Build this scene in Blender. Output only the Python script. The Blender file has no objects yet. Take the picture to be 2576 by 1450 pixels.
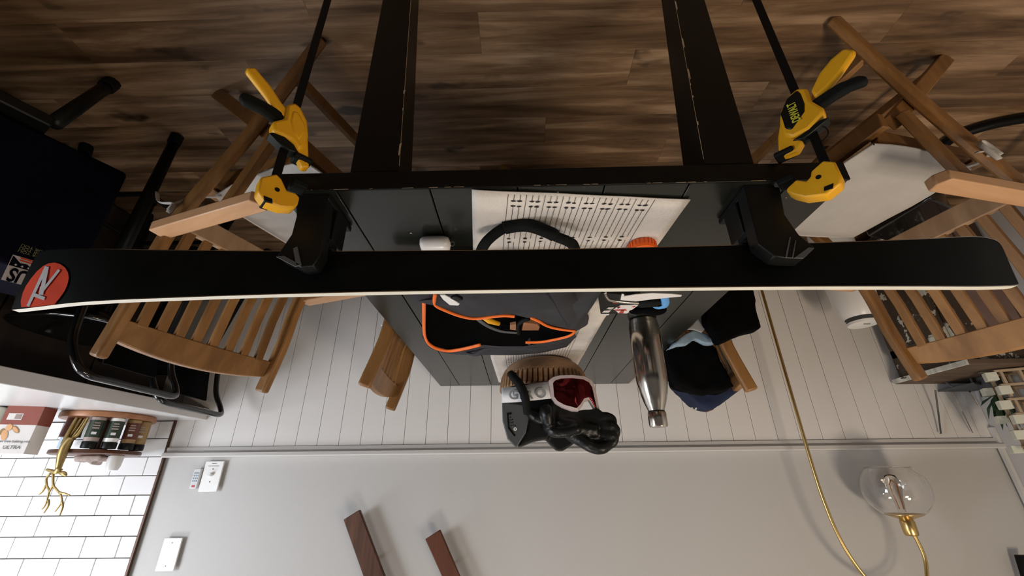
import bpy, bmesh, math, random
from mathutils import Vector, Matrix, Euler, noise
random.seed(7)
sc = bpy.context.scene
COL = sc.collection
PI = math.pi

# ---------------- camera ----------------
cam_d = bpy.data.cameras.new('camera'); cam = bpy.data.objects.new('camera', cam_d); COL.objects.link(cam)
cam_d.sensor_width = 36; cam_d.lens = 36*1048/2576; cam_d.clip_start = .02
XR, YR, ZR = [[-0.9997, 0.0172, 0.0148], [0.0207, 0.424, 0.9054], [0.0093, 0.9055, -0.4242]]
right = Vector((XR[0], YR[0], ZR[0])); down = Vector((XR[1], YR[1], ZR[1])); fwd = Vector((XR[2], YR[2], ZR[2]))
right.normalize(); fwd.normalize(); down = fwd.cross(right)      # the phone is held upside down
M = Matrix((right, -down, -fwd)).transposed().to_4x4(); M.translation = Vector((0, 0, 1.19))
cam.matrix_world = M
sc.camera = cam
# ---------------- world, lights, exposure ----------------
w = bpy.data.worlds.new('world'); sc.world = w; w.use_nodes = True
w.node_tree.nodes['Background'].inputs[0].default_value = (.8, .85, 1, 1)
w.node_tree.nodes['Background'].inputs[1].default_value = .05
sc.view_settings.view_transform = 'Standard'; sc.view_settings.look = 'None'
sc.view_settings.gamma = 1; sc.view_settings.use_curve_mapping = False
sc.view_settings.exposure = 0
def area(name, loc, target, sx, sy, power, col):
    d = bpy.data.lights.new(name, 'AREA'); d.shape = 'RECTANGLE'; d.size = sx; d.size_y = sy; d.energy = power; d.color = col
    o = bpy.data.objects.new(name, d); COL.objects.link(o); o.location = loc
    o.rotation_euler = (Vector(target)-Vector(loc)).to_track_quat('-Z', 'Y').to_euler(); return o
area('window_light', (2.95, .2, 1.75), (.9, 1.9, .95), 1.0, 1.0, 56, (.90, .94, 1.0))
area('kitchen_light', (2.35, 1.35, 2.4), (2.2, 1.9, .9), .4, .4, 12, (.92, .95, 1.0))
area('dining_light', (.25, 1.15, 2.42), (-.15, 1.4, 0), .35, .35, 6, (1.0, .93, .86))
area('lounge_light', (-1.55, .2, 2.42), (-1.3, 1.2, .3), .3, .3, 12, (1.0, .80, .58))
area('room_light', (-1.25, -.35, 2.42), (-.75, .8, 0), .4, .4, 15, (1.0, .84, .66))

# ---------------- materials ----------------
def newmat(name):
    m = bpy.data.materials.new(name); m.use_nodes = True
    return m, m.node_tree, m.node_tree.nodes['Principled BSDF']
def plain(name, col, rough=.5, metal=0, noise_amt=.06, scale=30, bump=0, spec=None, coat=0, bscale=None):
    m, t, b = newmat(name); N = t.nodes; L = t.links
    b.inputs['Roughness'].default_value = rough; b.inputs['Metallic'].default_value = metal
    if spec is not None: b.inputs['Specular IOR Level'].default_value = spec
    b.inputs['Coat Weight'].default_value = coat
    tc = N.new('ShaderNodeTexCoord'); nz = N.new('ShaderNodeTexNoise'); nz.inputs['Scale'].default_value = scale; nz.inputs['Detail'].default_value = 4
    L.new(tc.outputs['Object'], nz.inputs['Vector'])
    cr = N.new('ShaderNodeValToRGB')
    cr.color_ramp.elements[0].position = .3; cr.color_ramp.elements[1].position = .7
    cr.color_ramp.elements[0].color = tuple(max(0, c*(1-noise_amt)) for c in col)+(1,)
    cr.color_ramp.elements[1].color = tuple(min(1, c*(1+noise_amt)) for c in col)+(1,)
    L.new(nz.outputs['Fac'], cr.inputs['Fac']); L.new(cr.outputs['Color'], b.inputs['Base Color'])
    if bump:
        n2 = N.new('ShaderNodeTexNoise'); n2.inputs['Scale'].default_value = bscale or scale*4; L.new(tc.outputs['Object'], n2.inputs['Vector'])
        bp = N.new('ShaderNodeBump'); bp.inputs['Strength'].default_value = bump; bp.inputs['Distance'].default_value = .003
        L.new(n2.outputs['Fac'], bp.inputs['Height']); L.new(bp.outputs['Normal'], b.inputs['Normal'])
    return m
def wood(name, dark, light, stretch=(1.5, 25, 25), rough=.45, knots=0, vary=.25, spec=.4, mid=None, scale=1.0):
    m, t, b = newmat(name); N = t.nodes; L = t.links
    b.inputs['Roughness'].default_value = rough; b.inputs['Specular IOR Level'].default_value = spec
    tc = N.new('ShaderNodeTexCoord'); mp = N.new('ShaderNodeMapping'); mp.inputs['Scale'].default_value = stretch
    oi = N.new('ShaderNodeObjectInfo'); ad = N.new('ShaderNodeVectorMath'); ad.operation = 'ADD'
    sc_ = N.new('ShaderNodeMath'); sc_.operation = 'MULTIPLY'; sc_.inputs[1].default_value = 37
    L.new(oi.outputs['Random'], sc_.inputs[0]); L.new(tc.outputs['Object'], ad.inputs[0]); L.new(sc_.outputs[0], ad.inputs[1])
    L.new(ad.outputs[0], mp.inputs['Vector'])
    nz = N.new('ShaderNodeTexNoise'); nz.inputs['Scale'].default_value = scale; nz.inputs['Detail'].default_value = 6; nz.inputs['Roughness'].default_value = .62; nz.inputs['Distortion'].default_value = .4
    L.new(mp.outputs[0], nz.inputs['Vector'])
    cr = N.new('ShaderNodeValToRGB'); e = cr.color_ramp.elements
    e[0].position = .34; e[0].color = dark+(1,); e[1].position = .68; e[1].color = light+(1,)
    if mid: x = e.new(.5); x.color = mid+(1,)
    L.new(nz.outputs['Fac'], cr.inputs['Fac'])
    hs = N.new('ShaderNodeHueSaturation'); L.new(cr.outputs['Color'], hs.inputs['Color'])
    mr = N.new('ShaderNodeMapRange'); mr.inputs['To Min'].default_value = 1-vary; mr.inputs['To Max'].default_value = 1+vary
    L.new(oi.outputs['Random'], mr.inputs['Value']); L.new(mr.outputs[0], hs.inputs['Value'])
    out = hs.outputs['Color']
    if knots:
        m2 = N.new('ShaderNodeMapping'); m2.inputs['Scale'].default_value = (4.5, 10, 10); L.new(ad.outputs[0], m2.inputs['Vector'])
        n3 = N.new('ShaderNodeTexNoise'); n3.inputs['Scale'].default_value = 1; n3.inputs['Detail'].default_value = 3; L.new(m2.outputs[0], n3.inputs['Vector'])
        r3 = N.new('ShaderNodeMapRange'); r3.inputs['From Min'].default_value = .66; r3.inputs['From Max'].default_value = .74; r3.inputs['To Max'].default_value = knots
        L.new(n3.outputs['Fac'], r3.inputs['Value'])
        mx = N.new('ShaderNodeMixRGB'); mx.inputs['Color2'].default_value = tuple(c*.18 for c in dark)+(1,)
        L.new(r3.outputs[0], mx.inputs['Fac']); L.new(out, mx.inputs['Color1']); out = mx.outputs['Color']
    L.new(out, b.inputs['Base Color'])
    bp = N.new('ShaderNodeBump'); bp.inputs['Strength'].default_value = .12; bp.inputs['Distance'].default_value = .002
    L.new(nz.outputs['Fac'], bp.inputs['Height']); L.new(bp.outputs['Normal'], b.inputs['Normal'])
    return m
def chipped(name, base, chip, th, scale=9, base2=None, rough=.7, stretch=(1, 1, 1)):
    m, t, b = newmat(name); N = t.nodes; L = t.links; b.inputs['Roughness'].default_value = rough
    tc = N.new('ShaderNodeTexCoord'); mp = N.new('ShaderNodeMapping'); mp.inputs['Scale'].default_value = stretch; L.new(tc.outputs['Object'], mp.inputs['Vector'])
    nz = N.new('ShaderNodeTexNoise'); nz.inputs['Scale'].default_value = scale; nz.inputs['Detail'].default_value = 8; nz.inputs['Roughness'].default_value = .65
    L.new(mp.outputs[0], nz.inputs['Vector'])
    cr = N.new('ShaderNodeValToRGB'); cr.color_ramp.interpolation = 'CONSTANT'; e = cr.color_ramp.elements
    e[0].position = 0; e[0].color = base+(1,); e[1].position = th; e[1].color = chip+(1,)
    L.new(nz.outputs['Fac'], cr.inputs['Fac'])
    n2 = N.new('ShaderNodeTexNoise'); n2.inputs['Scale'].default_value = 6; n2.inputs['Detail'].default_value = 5
    m2 = N.new('ShaderNodeMapping'); m2.inputs['Scale'].default_value = (1, 6, .8); L.new(tc.outputs['Object'], m2.inputs['Vector']); L.new(m2.outputs[0], n2.inputs['Vector'])
    mx = N.new('ShaderNodeMixRGB'); mx.blend_type = 'MULTIPLY'; mx.inputs['Fac'].default_value = .7
    r2 = N.new('ShaderNodeValToRGB'); r2.color_ramp.elements[0].color = (.4, .35, .3, 1); r2.color_ramp.elements[0].position = .35; r2.color_ramp.elements[1].position = .65
    L.new(n2.outputs['Fac'], r2.inputs['Fac']); L.new(cr.outputs['Color'], mx.inputs['Color1']); L.new(r2.outputs['Color'], mx.inputs['Color2'])
    L.new(mx.outputs['Color'], b.inputs['Base Color'])
    bp = N.new('ShaderNodeBump'); bp.inputs['Strength'].default_value = .4; bp.inputs['Distance'].default_value = .003
    L.new(cr.outputs['Color'], bp.inputs['Height']); L.new(bp.outputs['Normal'], b.inputs['Normal'])
    return m
def glass(name, col=(1, 1, 1), rough=0.0, thin=True):
    m, t, b = newmat(name); N = t.nodes; L = t.links
    b.inputs['Base Color'].default_value = col+(1,); b.inputs['Roughness'].default_value = rough
    b.inputs['Transmission Weight'].default_value = 1; b.inputs['IOR'].default_value = 1.45
    return m
MT = {}
MT['wall_paint'] = plain('wall_paint', (.51, .50, .49), .55, bump=.05, noise_amt=.01, scale=3, bscale=250)
MT['plank_paint'] = plain('plank_paint', (.73, .71, .695), .42, bump=.06, noise_amt=.01, scale=3, bscale=60)
MT['trim_paint'] = plain('trim_paint', (.60, .585, .57), .35, noise_amt=.01)
MT['ceiling'] = plain('ceiling_paint', (.7, .7, .69), .8, noise_amt=.02)
MT['tile'] = plain('glazed_tile', (.80, .80, .81), .12, noise_amt=.015, scale=4, bump=.04, bscale=12, coat=.3)
MT['grout'] = plain('dark_grout', (.07, .055, .05), .9)
MT['edge_metal'] = plain('bronze_edge', (.07, .035, .02), .4, .4)
MT['floor'] = wood('floor_wood', (.075, .040, .018), (.40, .26, .155), (1.5, 17, 17), .42, knots=.9, vary=.10, spec=.35, mid=(.185, .108, .056))
MT['subfloor'] = plain('subfloor', (.02, .013, .01), .9)
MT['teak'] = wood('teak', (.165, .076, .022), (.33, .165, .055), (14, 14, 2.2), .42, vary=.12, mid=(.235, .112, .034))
MT['teak_lit'] = wood('teak_lit', (.44, .235, .115), (.62, .36, .19), (2.2, 14, 14), .42, vary=.12)  # lighter teak for the armrests, their bright light put into the colour
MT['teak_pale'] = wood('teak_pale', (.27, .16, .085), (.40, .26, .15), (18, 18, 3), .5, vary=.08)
MT['walnut'] = wood('walnut', (.055, .02, .010), (.13, .055, .028), (30, 30, 1.5), .5, vary=.05)
MT['walnut_red'] = wood('walnut_red', (.085, .024, .010), (.13, .045, .02), (20, 20, 2), .5, vary=.05)
MT['cushion'] = plain('cushion_fabric', (.47, .45, .43), .85, bump=.25, noise_amt=.04, scale=18, bscale=500)
MT['table'] = plain('black_table_paint', (.0095, .0105, .0075), .27, bump=.04, noise_amt=.2, scale=6, spec=.55, bscale=90)
MT['table_leg'] = plain('leg_paint', (.004, .004, .0035), .4, spec=.2, noise_amt=.2)
MT['table_chip'] = plain('bare_wood_chip', (.5, .38, .24), .7)
MT['seam'] = plain('table_seam', (.004, .004, .003), .8)
MT['ski_base'] = plain('ski_base_black', (.0022, .003, .0028), .38, noise_amt=.5, scale=12, spec=0.15)
MT['ski_side'] = plain('ski_sidewall_cream', (.78, .75, .64), .4)
MT['ski_top'] = plain('ski_topsheet', (.02, .02, .02), .4)
MT['logo_red'] = plain('logo_red', (.60, .045, .010), .6, noise_amt=.2, scale=14, spec=.15)
MT['logo_grey'] = plain('logo_grey', (.46, .44, .45), .5)
MT['yellow'] = plain('clamp_yellow', (.80, .40, .012), .42, noise_amt=.05, spec=.4)
MT['black_plastic'] = plain('black_plastic', (.005, .0055, .005), .42, noise_amt=.2, spec=0.22)
MT['black_soft'] = plain('black_rubber', (.007, .008, .0075), .7, noise_amt=.3, bump=.2, bscale=200, spec=0.12)
MT['black_metal'] = plain('black_metal', (.004, .004, .004), .45, spec=.15)
MT['steel'] = plain('brushed_steel', (.60, .56, .50), .17, 1, noise_amt=.03, bump=.03, bscale=40)
MT['brass'] = plain('brass', (.62, .44, .18), .28, 1, noise_amt=.05)
MT['old_brass'] = plain('old_brass', (.42, .31, .13), .42, 1, noise_amt=.2, scale=40)
MT['white_plastic'] = plain('white_plastic', (.80, .80, .79), .3, noise_amt=.01)
MT['grey_plastic'] = plain('grey_plastic', (.075, .08, .085), .5, noise_amt=.04)
MT['pod_white'] = plain('pod_white', (.72, .70, .68), .25, noise_amt=.01)
MT['linen'] = plain('linen', (.66, .61, .56), .9, noise_amt=.07, scale=16, bump=.4, bscale=170)
MT['print'] = plain('black_print', (.012, .010, .010), .85)
MT['bag'] = plain('charcoal_canvas', (.038, .038, .044), .8, noise_amt=.18, scale=9, bump=.3, bscale=350, spec=0.15)
MT['bag_in'] = plain('bag_lining', (.004, .004, .004), .9, spec=0.0)
MT['piping'] = plain('orange_piping', (.86, .16, .012), .5, noise_amt=.08)
MT['orange'] = plain('orange_plastic', (.80, .12, .01), .35)
MT['blue'] = plain('blue_plastic', (.10, .33, .70), .4)
MT['paper_white'] = plain('white_card', (.72, .69, .67), .7, noise_amt=.03)
MT['red_print'] = plain('red_print', (.45, .06, .045), .6)
MT['bowl'] = wood('bowl_wood', (.17, .085, .04), (.38, .225, .12), (7, 7, 16), .5, vary=.02, knots=.4)
MT['helmet'] = plain('helmet_black', (.008, .008, .008), .5, spec=0.2)
MT['leather'] = plain('glove_leather', (.006, .0065, .006), .36, noise_amt=.2, bump=.4, bscale=90, spec=0.35)
MT['strap'] = plain('strap_white', (.70, .70, .72), .8, bump=.1, bscale=300)
MT['frame_pink'] = plain('goggle_frame', (.56, .47, .47), .4)
MT['cloth_black'] = plain('black_cloth', (.0018, .0018, .002), .85, noise_amt=.3, spec=0.05)
MT['cloth_navy'] = plain('navy_cloth', (.006, .014, .05), .85, noise_amt=.2)
MT['cloth_blue'] = plain('blue_grey_cloth', (.22, .31, .40), .85, noise_amt=.35, scale=14)
MT['navy_bag'] = plain('navy_nylon', (.0022, .0018, .007), .8, noise_amt=.3, spec=0.05)
MT['counter'] = plain('white_quartz', (.66, .65, .65), .25, noise_amt=.03, scale=3)
MT['counter_panel'] = wood('dark_panel', (.018, .012, .009), (.036, .026, .019), (10, 10, 2), .55, vary=.15)
MT['gloss_black'] = plain('gloss_black', (.006, .006, .006), .12, coat=.5)
MT['chipped'] = chipped('chipped_brown_paint', (.06, .038, .022), (.62, .62, .55), .56, 13)
MT['chipped_edge'] = chipped('chipped_white_edge', (.10, .06, .038), (.66, .67, .62), .43, 9, stretch=(1, .5, 1))
MT['chipped_top'] = chipped('worn_top', (.13, .085, .055), (.42, .38, .32), .63, 9)
MT['cream'] = plain('cream_moulding', (.55, .48, .38), .6, noise_amt=.15, scale=10)
MT['mauve'] = plain('mauve_panel', (.16, .10, .085), .6, noise_amt=.25, scale=7)
MT['lattice'] = plain('ivory_ceramic', (.60, .60, .50), .5, noise_amt=.06)
MT['lattice_side'] = plain('raw_edge', (.38, .28, .18), .6, noise_amt=.08)
MT['leaf'] = plain('leaf_green', (.035, .075, .03), .5, noise_amt=.4)
MT['susan'] = wood('acacia', (.26, .11, .05), (.42, .20, .10), (9, 9, 9), .4, vary=.05)
MT['susan_dark'] = wood('acacia_dark', (.07, .025, .012), (.13, .05, .022), (9, 9, 9), .4, vary=.05)
MT['box_brown'] = plain('box_red_brown', (.27, .075, .055), .6, noise_amt=.05)
MT['food_tan'] = plain('food_tan', (.66, .36, .17), .6, noise_amt=.15, scale=60)
MT['jar_green'] = plain('jar_label_green', (.02, .035, .02), .5)
MT['jar_brown'] = plain('jar_label_brown', (.11, .03, .015), .5)
MT['spice_tan'] = plain('spice_tan', (.30, .19, .08), .6, noise_amt=.2, scale=80)
MT['spice_grey'] = plain('spice_grey', (.34, .27, .24), .6, noise_amt=.2, scale=80)
MT['label_yellow'] = plain('label_yellow', (.62, .60, .05), .5)
MT['label_red'] = plain('label_red', (.55, .03, .03), .5)
MT['cloth_grey'] = plain('grey_print', (.30, .32, .34), .8)
MT['label_olive'] = plain('olive_print', (.16, .17, .07), .8)
MT['leaf_light'] = plain('green_card', (.38, .42, .22), .6, noise_amt=.3)
MT['sky_blue'] = plain('pale_blue_card', (.38, .48, .60), .4)
MT['clear'] = glass('clear_glass')
MT['bulb'] = glass('bulb_glass', (1, .97, .9))
MT['jar_glass'] = plain('jar_plastic', (.45, .40, .36), .15)
MT['filament'] = plain('filament', (.7, .25, .08), .3, 1)
def lens_mat():
    m, t, b = newmat('red_mirror_lens'); N = t.nodes; L = t.links
    b.inputs['Base Color'].default_value = (.11, .010, .012, 1); b.inputs['Metallic'].default_value = .9; b.inputs['Roughness'].default_value = .08
    return m
MT['lens'] = lens_mat()

# ---------------- helpers ----------------
class MB:
    def __init__(s): s.v = []; s.f = []; s.m = []; s.mi = 0
    def add(s, vs, fs):
        b = len(s.v); s.v += [tuple(v) for v in vs]; s.f += [tuple(b+i for i in f) for f in fs]; s.m += [s.mi]*len(fs); return s
    def box(s, c, d, rz=0, mat=None):
        hx, hy, hz = d[0]/2, d[1]/2, d[2]/2
        R = mat or Matrix.Rotation(rz, 4, 'Z')
        vs = [Vector(c)+(R @ Vector((x, y, z))) for x in (-hx, hx) for y in (-hy, hy) for z in (-hz, hz)]
        return s.add(vs, [(0, 1, 3, 2), (4, 6, 7, 5), (0, 4, 5, 1), (2, 3, 7, 6), (0, 2, 6, 4), (1, 5, 7, 3)])
    def prism(s, pts, off):
        """pts: 3D polygon, extruded along vector off"""
        n = len(pts); o = Vector(off)
        a = [Vector(p) for p in pts]; b_ = [p+o for p in a]
        fs = [tuple(range(n)), tuple(range(2*n-1, n-1, -1))]+[(i, i+n, (i+1) % n+n, (i+1) % n) for i in range(n)]
        return s.add(a+b_, fs)
    def tube(s, path, r, n=10, cap=True, flat=None):
        P = [Vector(p) for p in path]; rr = r if isinstance(r, (list, tuple)) else [r]*len(P)
        up = Vector((0, 0, 1)); rings = []; T0 = None; u = None
        for i, p in enumerate(P):
            t = (P[min(i+1, len(P)-1)]-P[max(i-1, 0)]).normalized()
            if u is None:
                u = t.cross(up)
                if u.length < .1: u = t.cross(Vector((1, 0, 0)))
                u.normalize()
            else:
                u = (u-t*u.dot(t)); u.normalize()
            v = t.cross(u)
            f = flat if flat else 1
            rings.append([p+u*math.cos(2*PI*k/n)*rr[i]+v*math.sin(2*PI*k/n)*rr[i]*f for k in range(n)])
        vs = [q for g in rings for q in g]; fs = []
        for i in range(len(P)-1):
            for k in range(n):
                fs.append((i*n+k, i*n+(k+1) % n, (i+1)*n+(k+1) % n, (i+1)*n+k))
        if cap: fs += [tuple(range(n-1, -1, -1)), tuple((len(P)-1)*n+k for k in range(n))]
        return s.add(vs, fs)
    def lathe(s, prof, c=(0, 0, 0), n=32, R=None):
        vs = []; fs = []; m = len(prof)
        for k in range(n):
            a = 2*PI*k/n
            for r, z in prof:
                q = Vector((r*math.cos(a), r*math.sin(a), z))
                if R: q = R @ q
                vs.append(q+Vector(c))
        for k in range(n):
            for i in range(m-1):
                a, b_, c_, d = k*m+i, ((k+1) % n)*m+i, ((k+1) % n)*m+i+1, k*m+i+1
                fs.append((a, b_, c_, d))
        return s.add(vs, fs)
    def grid(s, rows):
        n = len(rows[0]); vs = [q for r in rows for q in r]
        return s.add(vs, [(i*n+k, i*n+k+1, (i+1)*n+k+1, (i+1)*n+k) for i in range(len(rows)-1) for k in range(n-1)])
    def ball(s, c, r, n=12, sc=(1, 1, 1)):
        m = n//2+1
        vs = [(c[0]+r*sc[0]*math.sin(PI*i/(m))*math.cos(2*PI*k/n), c[1]+r*sc[1]*math.sin(PI*i/m)*math.sin(2*PI*k/n), c[2]+r*sc[2]*math.cos(PI*i/m)) for i in range(1, m) for k in range(n)]
        b = len(vs); vs += [(c[0], c[1], c[2]+r*sc[2]), (c[0], c[1], c[2]-r*sc[2])]
        fs = [(i*n+k, i*n+(k+1) % n, (i+1)*n+(k+1) % n, (i+1)*n+k) for i in range(m-2) for k in range(n)]
        fs += [(b, (k+1) % n, k) for k in range(n)]+[(b+1, (m-2)*n+k, (m-2)*n+(k+1) % n) for k in range(n)]
        return s.add(vs, fs)
    def build(s, name, mat, parent=None, smooth=False, bevel=0, at=None, world=False, sharp=None):
        me = bpy.data.meshes.new(name); inv = Matrix()
        if parent is not None and world:
            r = parent
            while r.parent: r = r.parent
            inv = (Matrix.Translation(r.location) @ r.rotation_euler.to_matrix().to_4x4()).inverted()
        if at is not None and parent is None: inv = Matrix.Translation(Vector(at)).inverted()
        me.from_pydata([tuple(inv @ Vector(v)) for v in s.v], [], s.f)
        mats = mat if isinstance(mat, (list, tuple)) else [mat]
        for m_ in mats: me.materials.append(MT[m_])
        if len(mats) > 1:
            for p, i in zip(me.polygons, s.m): p.material_index = i
        bm = bmesh.new(); bm.from_mesh(me); bmesh.ops.recalc_face_normals(bm, faces=bm.faces[:]); bm.to_mesh(me); bm.free()
        if smooth:
            for p in me.polygons: p.use_smooth = True
        o = bpy.data.objects.new(name, me); COL.objects.link(o)
        if parent is not None: o.parent = parent
        if at is not None and parent is None: o.location = at
        if bevel:
            md = o.modifiers.new('bevel', 'BEVEL'); md.width = bevel; md.segments = 2; md.limit_method = 'ANGLE'; md.angle_limit = .6
        if smooth or bevel:
            if smooth == 'auto' or bevel:
                for p in me.polygons: p.use_smooth = True
                for e_ in (): pass
                try: me.set_sharp_from_angle(angle=.6)
                except Exception: pass
        return o
def tag(o, label, cat, group=None):
    o['label'] = label; o['category'] = cat
    if group: o['group'] = group
    return o
def thing(name, label, cat, loc=(0, 0, 0), rz=0, group=None):
    o = bpy.data.objects.new(name, None); COL.objects.link(o); o.location = loc; o.rotation_euler = (0, 0, rz)
    o.empty_display_size = .05
    return tag(o, label, cat, group)
def struct(o, label=None):
    o['kind'] = 'structure'
    if label: o['label'] = label
    return o
def textmesh(name, s, org, dx, up, size, mat, parent, off=.0006, world=True, align='LEFT', bold=.0, sx=1.0):
    c = bpy.data.curves.new('t', 'FONT'); c.body = s; c.size = size; c.align_x = align; c.offset = bold; c.extrude = .0002
    o = bpy.data.objects.new('t', c); COL.objects.link(o)
    bpy.context.view_layer.update()
    me = bpy.data.meshes.new_from_object(o.evaluated_get(bpy.context.evaluated_depsgraph_get())); bpy.data.objects.remove(o)
    X_ = Vector(dx).normalized(); Z_ = X_.cross(Vector(up)).normalized(); Y_ = Z_.cross(X_)
    Mt = Matrix((X_*sx, Y_, Z_)).transposed().to_4x4(); Mt.translation = Vector(org)+Z_*off
    if world and parent:
        r = parent
        while r.parent: r = r.parent
        Mt = (Matrix.Translation(r.location) @ r.rotation_euler.to_matrix().to_4x4()).inverted() @ Mt
    me.transform(Mt); me.name = name; me.materials.clear(); me.materials.append(MT[mat])
    q = bpy.data.objects.new(name, me); COL.objects.link(q)
    if parent: q.parent = parent
    return q
CL = bpy.data.textures.new('wrinkles', 'CLOUDS'); CL.noise_scale = .07; CL.noise_depth = 2
def lump(o, voxel, disp=0, it=4, tex=CL):
    md = o.modifiers.new('remesh', 'REMESH'); md.mode = 'VOXEL'; md.voxel_size = voxel; md.use_smooth_shade = True
    sm = o.modifiers.new('smooth', 'SMOOTH'); sm.iterations = it; sm.factor = .6
    if disp:
        d = o.modifiers.new('wrinkle', 'DISPLACE'); d.texture = tex; d.strength = disp; d.mid_level = .5; d.texture_coords = 'GLOBAL'
    return o
def smoothpath(pts, k=6):
    P = [Vector(p) for p in pts]; out = []
    for i in range(len(P)-1):
        p0 = P[max(i-1, 0)]; p1 = P[i]; p2 = P[i+1]; p3 = P[min(i+2, len(P)-1)]
        for j in range(k):
            t = j/k
            out.append(.5*((2*p1)+(-p0+p2)*t+(2*p0-5*p1+4*p2-p3)*t*t+(-p0+3*p1-3*p2+p3)*t**3))
    out.append(P[-1]); return out

# ================= SETTING =================
YW = 2.088
XL, XR_ = -2.2, 3.1
o = MB().box((.45, -.26, -.06), (5.4, 4.9, .1)).build('floor', 'subfloor'); struct(o); FLOOR = o
y = 2.088; row = 0
while y > -.5:
    x = XL-1.2+((row*.47) % 1.2)
    while x < XR_:
        a, b = max(x, XL), min(x+1.2, XR_)
        if b-a > .02 and (y > .35):
            L_ = b-a
            mb = MB().box((0, 0, 0), (L_-.0006, .1236, .008))
            p = mb.build('plank', 'floor', o); p.location = ((a+b)/2, y-.062, -.005+random.uniform(-.0003, .0003))
        x += 1.2
    y -= .124; row += 1
o = MB().box((.45, -.85, -.006), (5.4, 2.4, .01)).build('floor', 'floor'); struct(o)
# back wall: plaster body, painted wainscot boards, glazed tiles
WB = MB().box((.45, YW+.06, 1.25), (5.5, .1, 2.6)).build('wall_back', 'wall_paint'); struct(WB)
XT = 1.6866
XT = 1.684
k = 0; x = .866+.1035*7
edges = [XT]
g = .866+.1035*7
while g > XL:
    edges.append(g); g -= .1035
edges.append(XL)
for a, b in zip(edges[:-1], edges[1:]):
    if a-b < .012: continue
    c_ = MB().box((0, 0, 0), (a-b-.0022, .009, 1.03)).build('wainscot_board', 'plank_paint', WB, bevel=.0007)
    c_.location = ((a+b)/2, YW-.0005+.0045-.001*0, .515); c_.location.y = YW+.0055
o = MB()
prof = [(0, 1.020), (.014, 1.022), (.016, 1.034), (.012, 1.038), (.022, 1.043), (.034, 1.048), (.036, 1.062), (.030, 1.067), (0, 1.067)]
o.prism([(XL, YW+.008-d, z) for d, z in prof], (XT-.004-XL, 0, 0))
struct(o.build('trim_1', 'trim_paint', smooth=False), 'painted chair rail running along the top of the board wainscot')
# tiles
gr = MB().box(((XT+3.1)/2, YW+.006, 1.55), (3.1-XT, .006, 1.32)).build('tile_grout', 'grout', WB)
j0 = 2.0778
j1 = 1.9988
pit = .1585
z0 = .8995; r = 0
while z0 < 2.0:
    ph = j0 if r % 2 == 0 else j1
    x = ph-pit*5
    while x < 3.1:
        a, b = max(x, XT+.006), min(x+pit, 3.1)
        if b-a > .02:
            t_ = MB().box((0, 0, 0), (b-a-.003, .007, .0778)).build('tile', 'tile', WB, bevel=.0018)
            t_.location = ((a+b)/2, YW+.0005+random.uniform(-.0004, .0004), z0+.0405)
        x += pit
    z0 += .0811; r += 1
struct(MB().box((XT, YW-.002, 1.5), (.009, .012, 1.22)).build('trim_2', 'edge_metal'), 'dark metal edge strip where the white tiles end')
# other walls, ceiling
o = MB().box((XL-.05, -.3, 1.25), (.1, 4.8, 2.6)).build('wall_left', 'wall_paint'); struct(o)
o = MB().box((3.15, -.3, 1.25), (.1, 4.8, 2.6)).build('wall_right', 'wall_paint'); struct(o)
o = MB().box((.45, -2.7, 1.25), (5.5, .1, 2.6)).build('wall_front', 'wall_paint'); struct(o)
o = MB().box((.45, -.3, 2.6), (5.5, 5, .1)).build('ceiling', 'ceiling'); struct(o)
struct(MB().box((XL+.008, YW-.01, 1.7), (.016, .02, 1.45)).build('trim_3', 'trim_paint', bevel=.002), 'white corner trim above the chair rail')

# ================= TABLE =================
T = thing('dining_table', 'black painted plank dining table with chipped edges, clamped ski at its near end', 'table', (-.07, 1.31, 0))
sx = [.3955, .298, .143, -.002, -.145, -.283, -.447, -.5395]
for a, b in zip(sx[:-1], sx[1:]):
    MB().box(((a+b)/2, 1.3135, .7325), (a-b-.0022, 1.53, .035)).build('tabletop_board', 'table', T, bevel=.0012, world=True)
MB().box((-.072, 1.3135, .7135), (.90, 1.50, .012)).build('underframe', 'seam', T, world=True)
MB().box((-.072, .5475, .7325), (.936, .004, .036)).build('edge_band', 'table_leg', T, bevel=.001, world=True)
def tleg(x0, x1, x0b, x1b, y0, y1, y0b, y1b):
    m = MB(); m.add([(x0, y0, .711), (x1, y0, .711), (x1, y1, .711), (x0, y1, .711), (x0b, y0b, 0), (x1b, y0b, 0), (x1b, y1b, 0), (x0b, y1b, 0)],
        [(0, 1, 2, 3), (4, 7, 6, 5), (0, 4, 5, 1), (1, 5, 6, 2), (2, 6, 7, 3), (3, 7, 4, 0)])
    return m.build('leg', 'table_leg', T, world=True, bevel=.0015)
L1 = tleg(.281, .198, .291, .236, .549, .632, .558, .612)
L2 = tleg(-.397, -.315, -.418, -.363, .549, .632, .558, .612)
tleg(.281, .198, .291, .236, 2.06, 1.98, 2.05, 2.0); tleg(-.397, -.315, -.418, -.363, 2.06, 1.98, 2.05, 2.0)
def chips(leg, xa, xb, n):
    m = MB()
    for i in range(n):
        z = random.uniform(.05, .69); f = (.711-z)/.711; x = xa+(xb-xa)*f; yv = .549+.009*f
        h = random.choice([.006, .01, .02, .03]); w_ = random.uniform(.0008, .0024)
        m.add([(x-w_, yv-.0006, z), (x+w_*.6, yv-.0006, z+h*.1), (x+w_*.4, yv-.0006, z+h), (x-w_*.5, yv-.0006, z+h*.9)], [(0, 1, 2, 3)])
    c = m.build('paint_chip', 'table_chip', leg, world=True); c['kind'] = 'stuff'
chips(L1, .1985, .2365, 8); chips(L2, -.3155, -.3635, 10)
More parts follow.
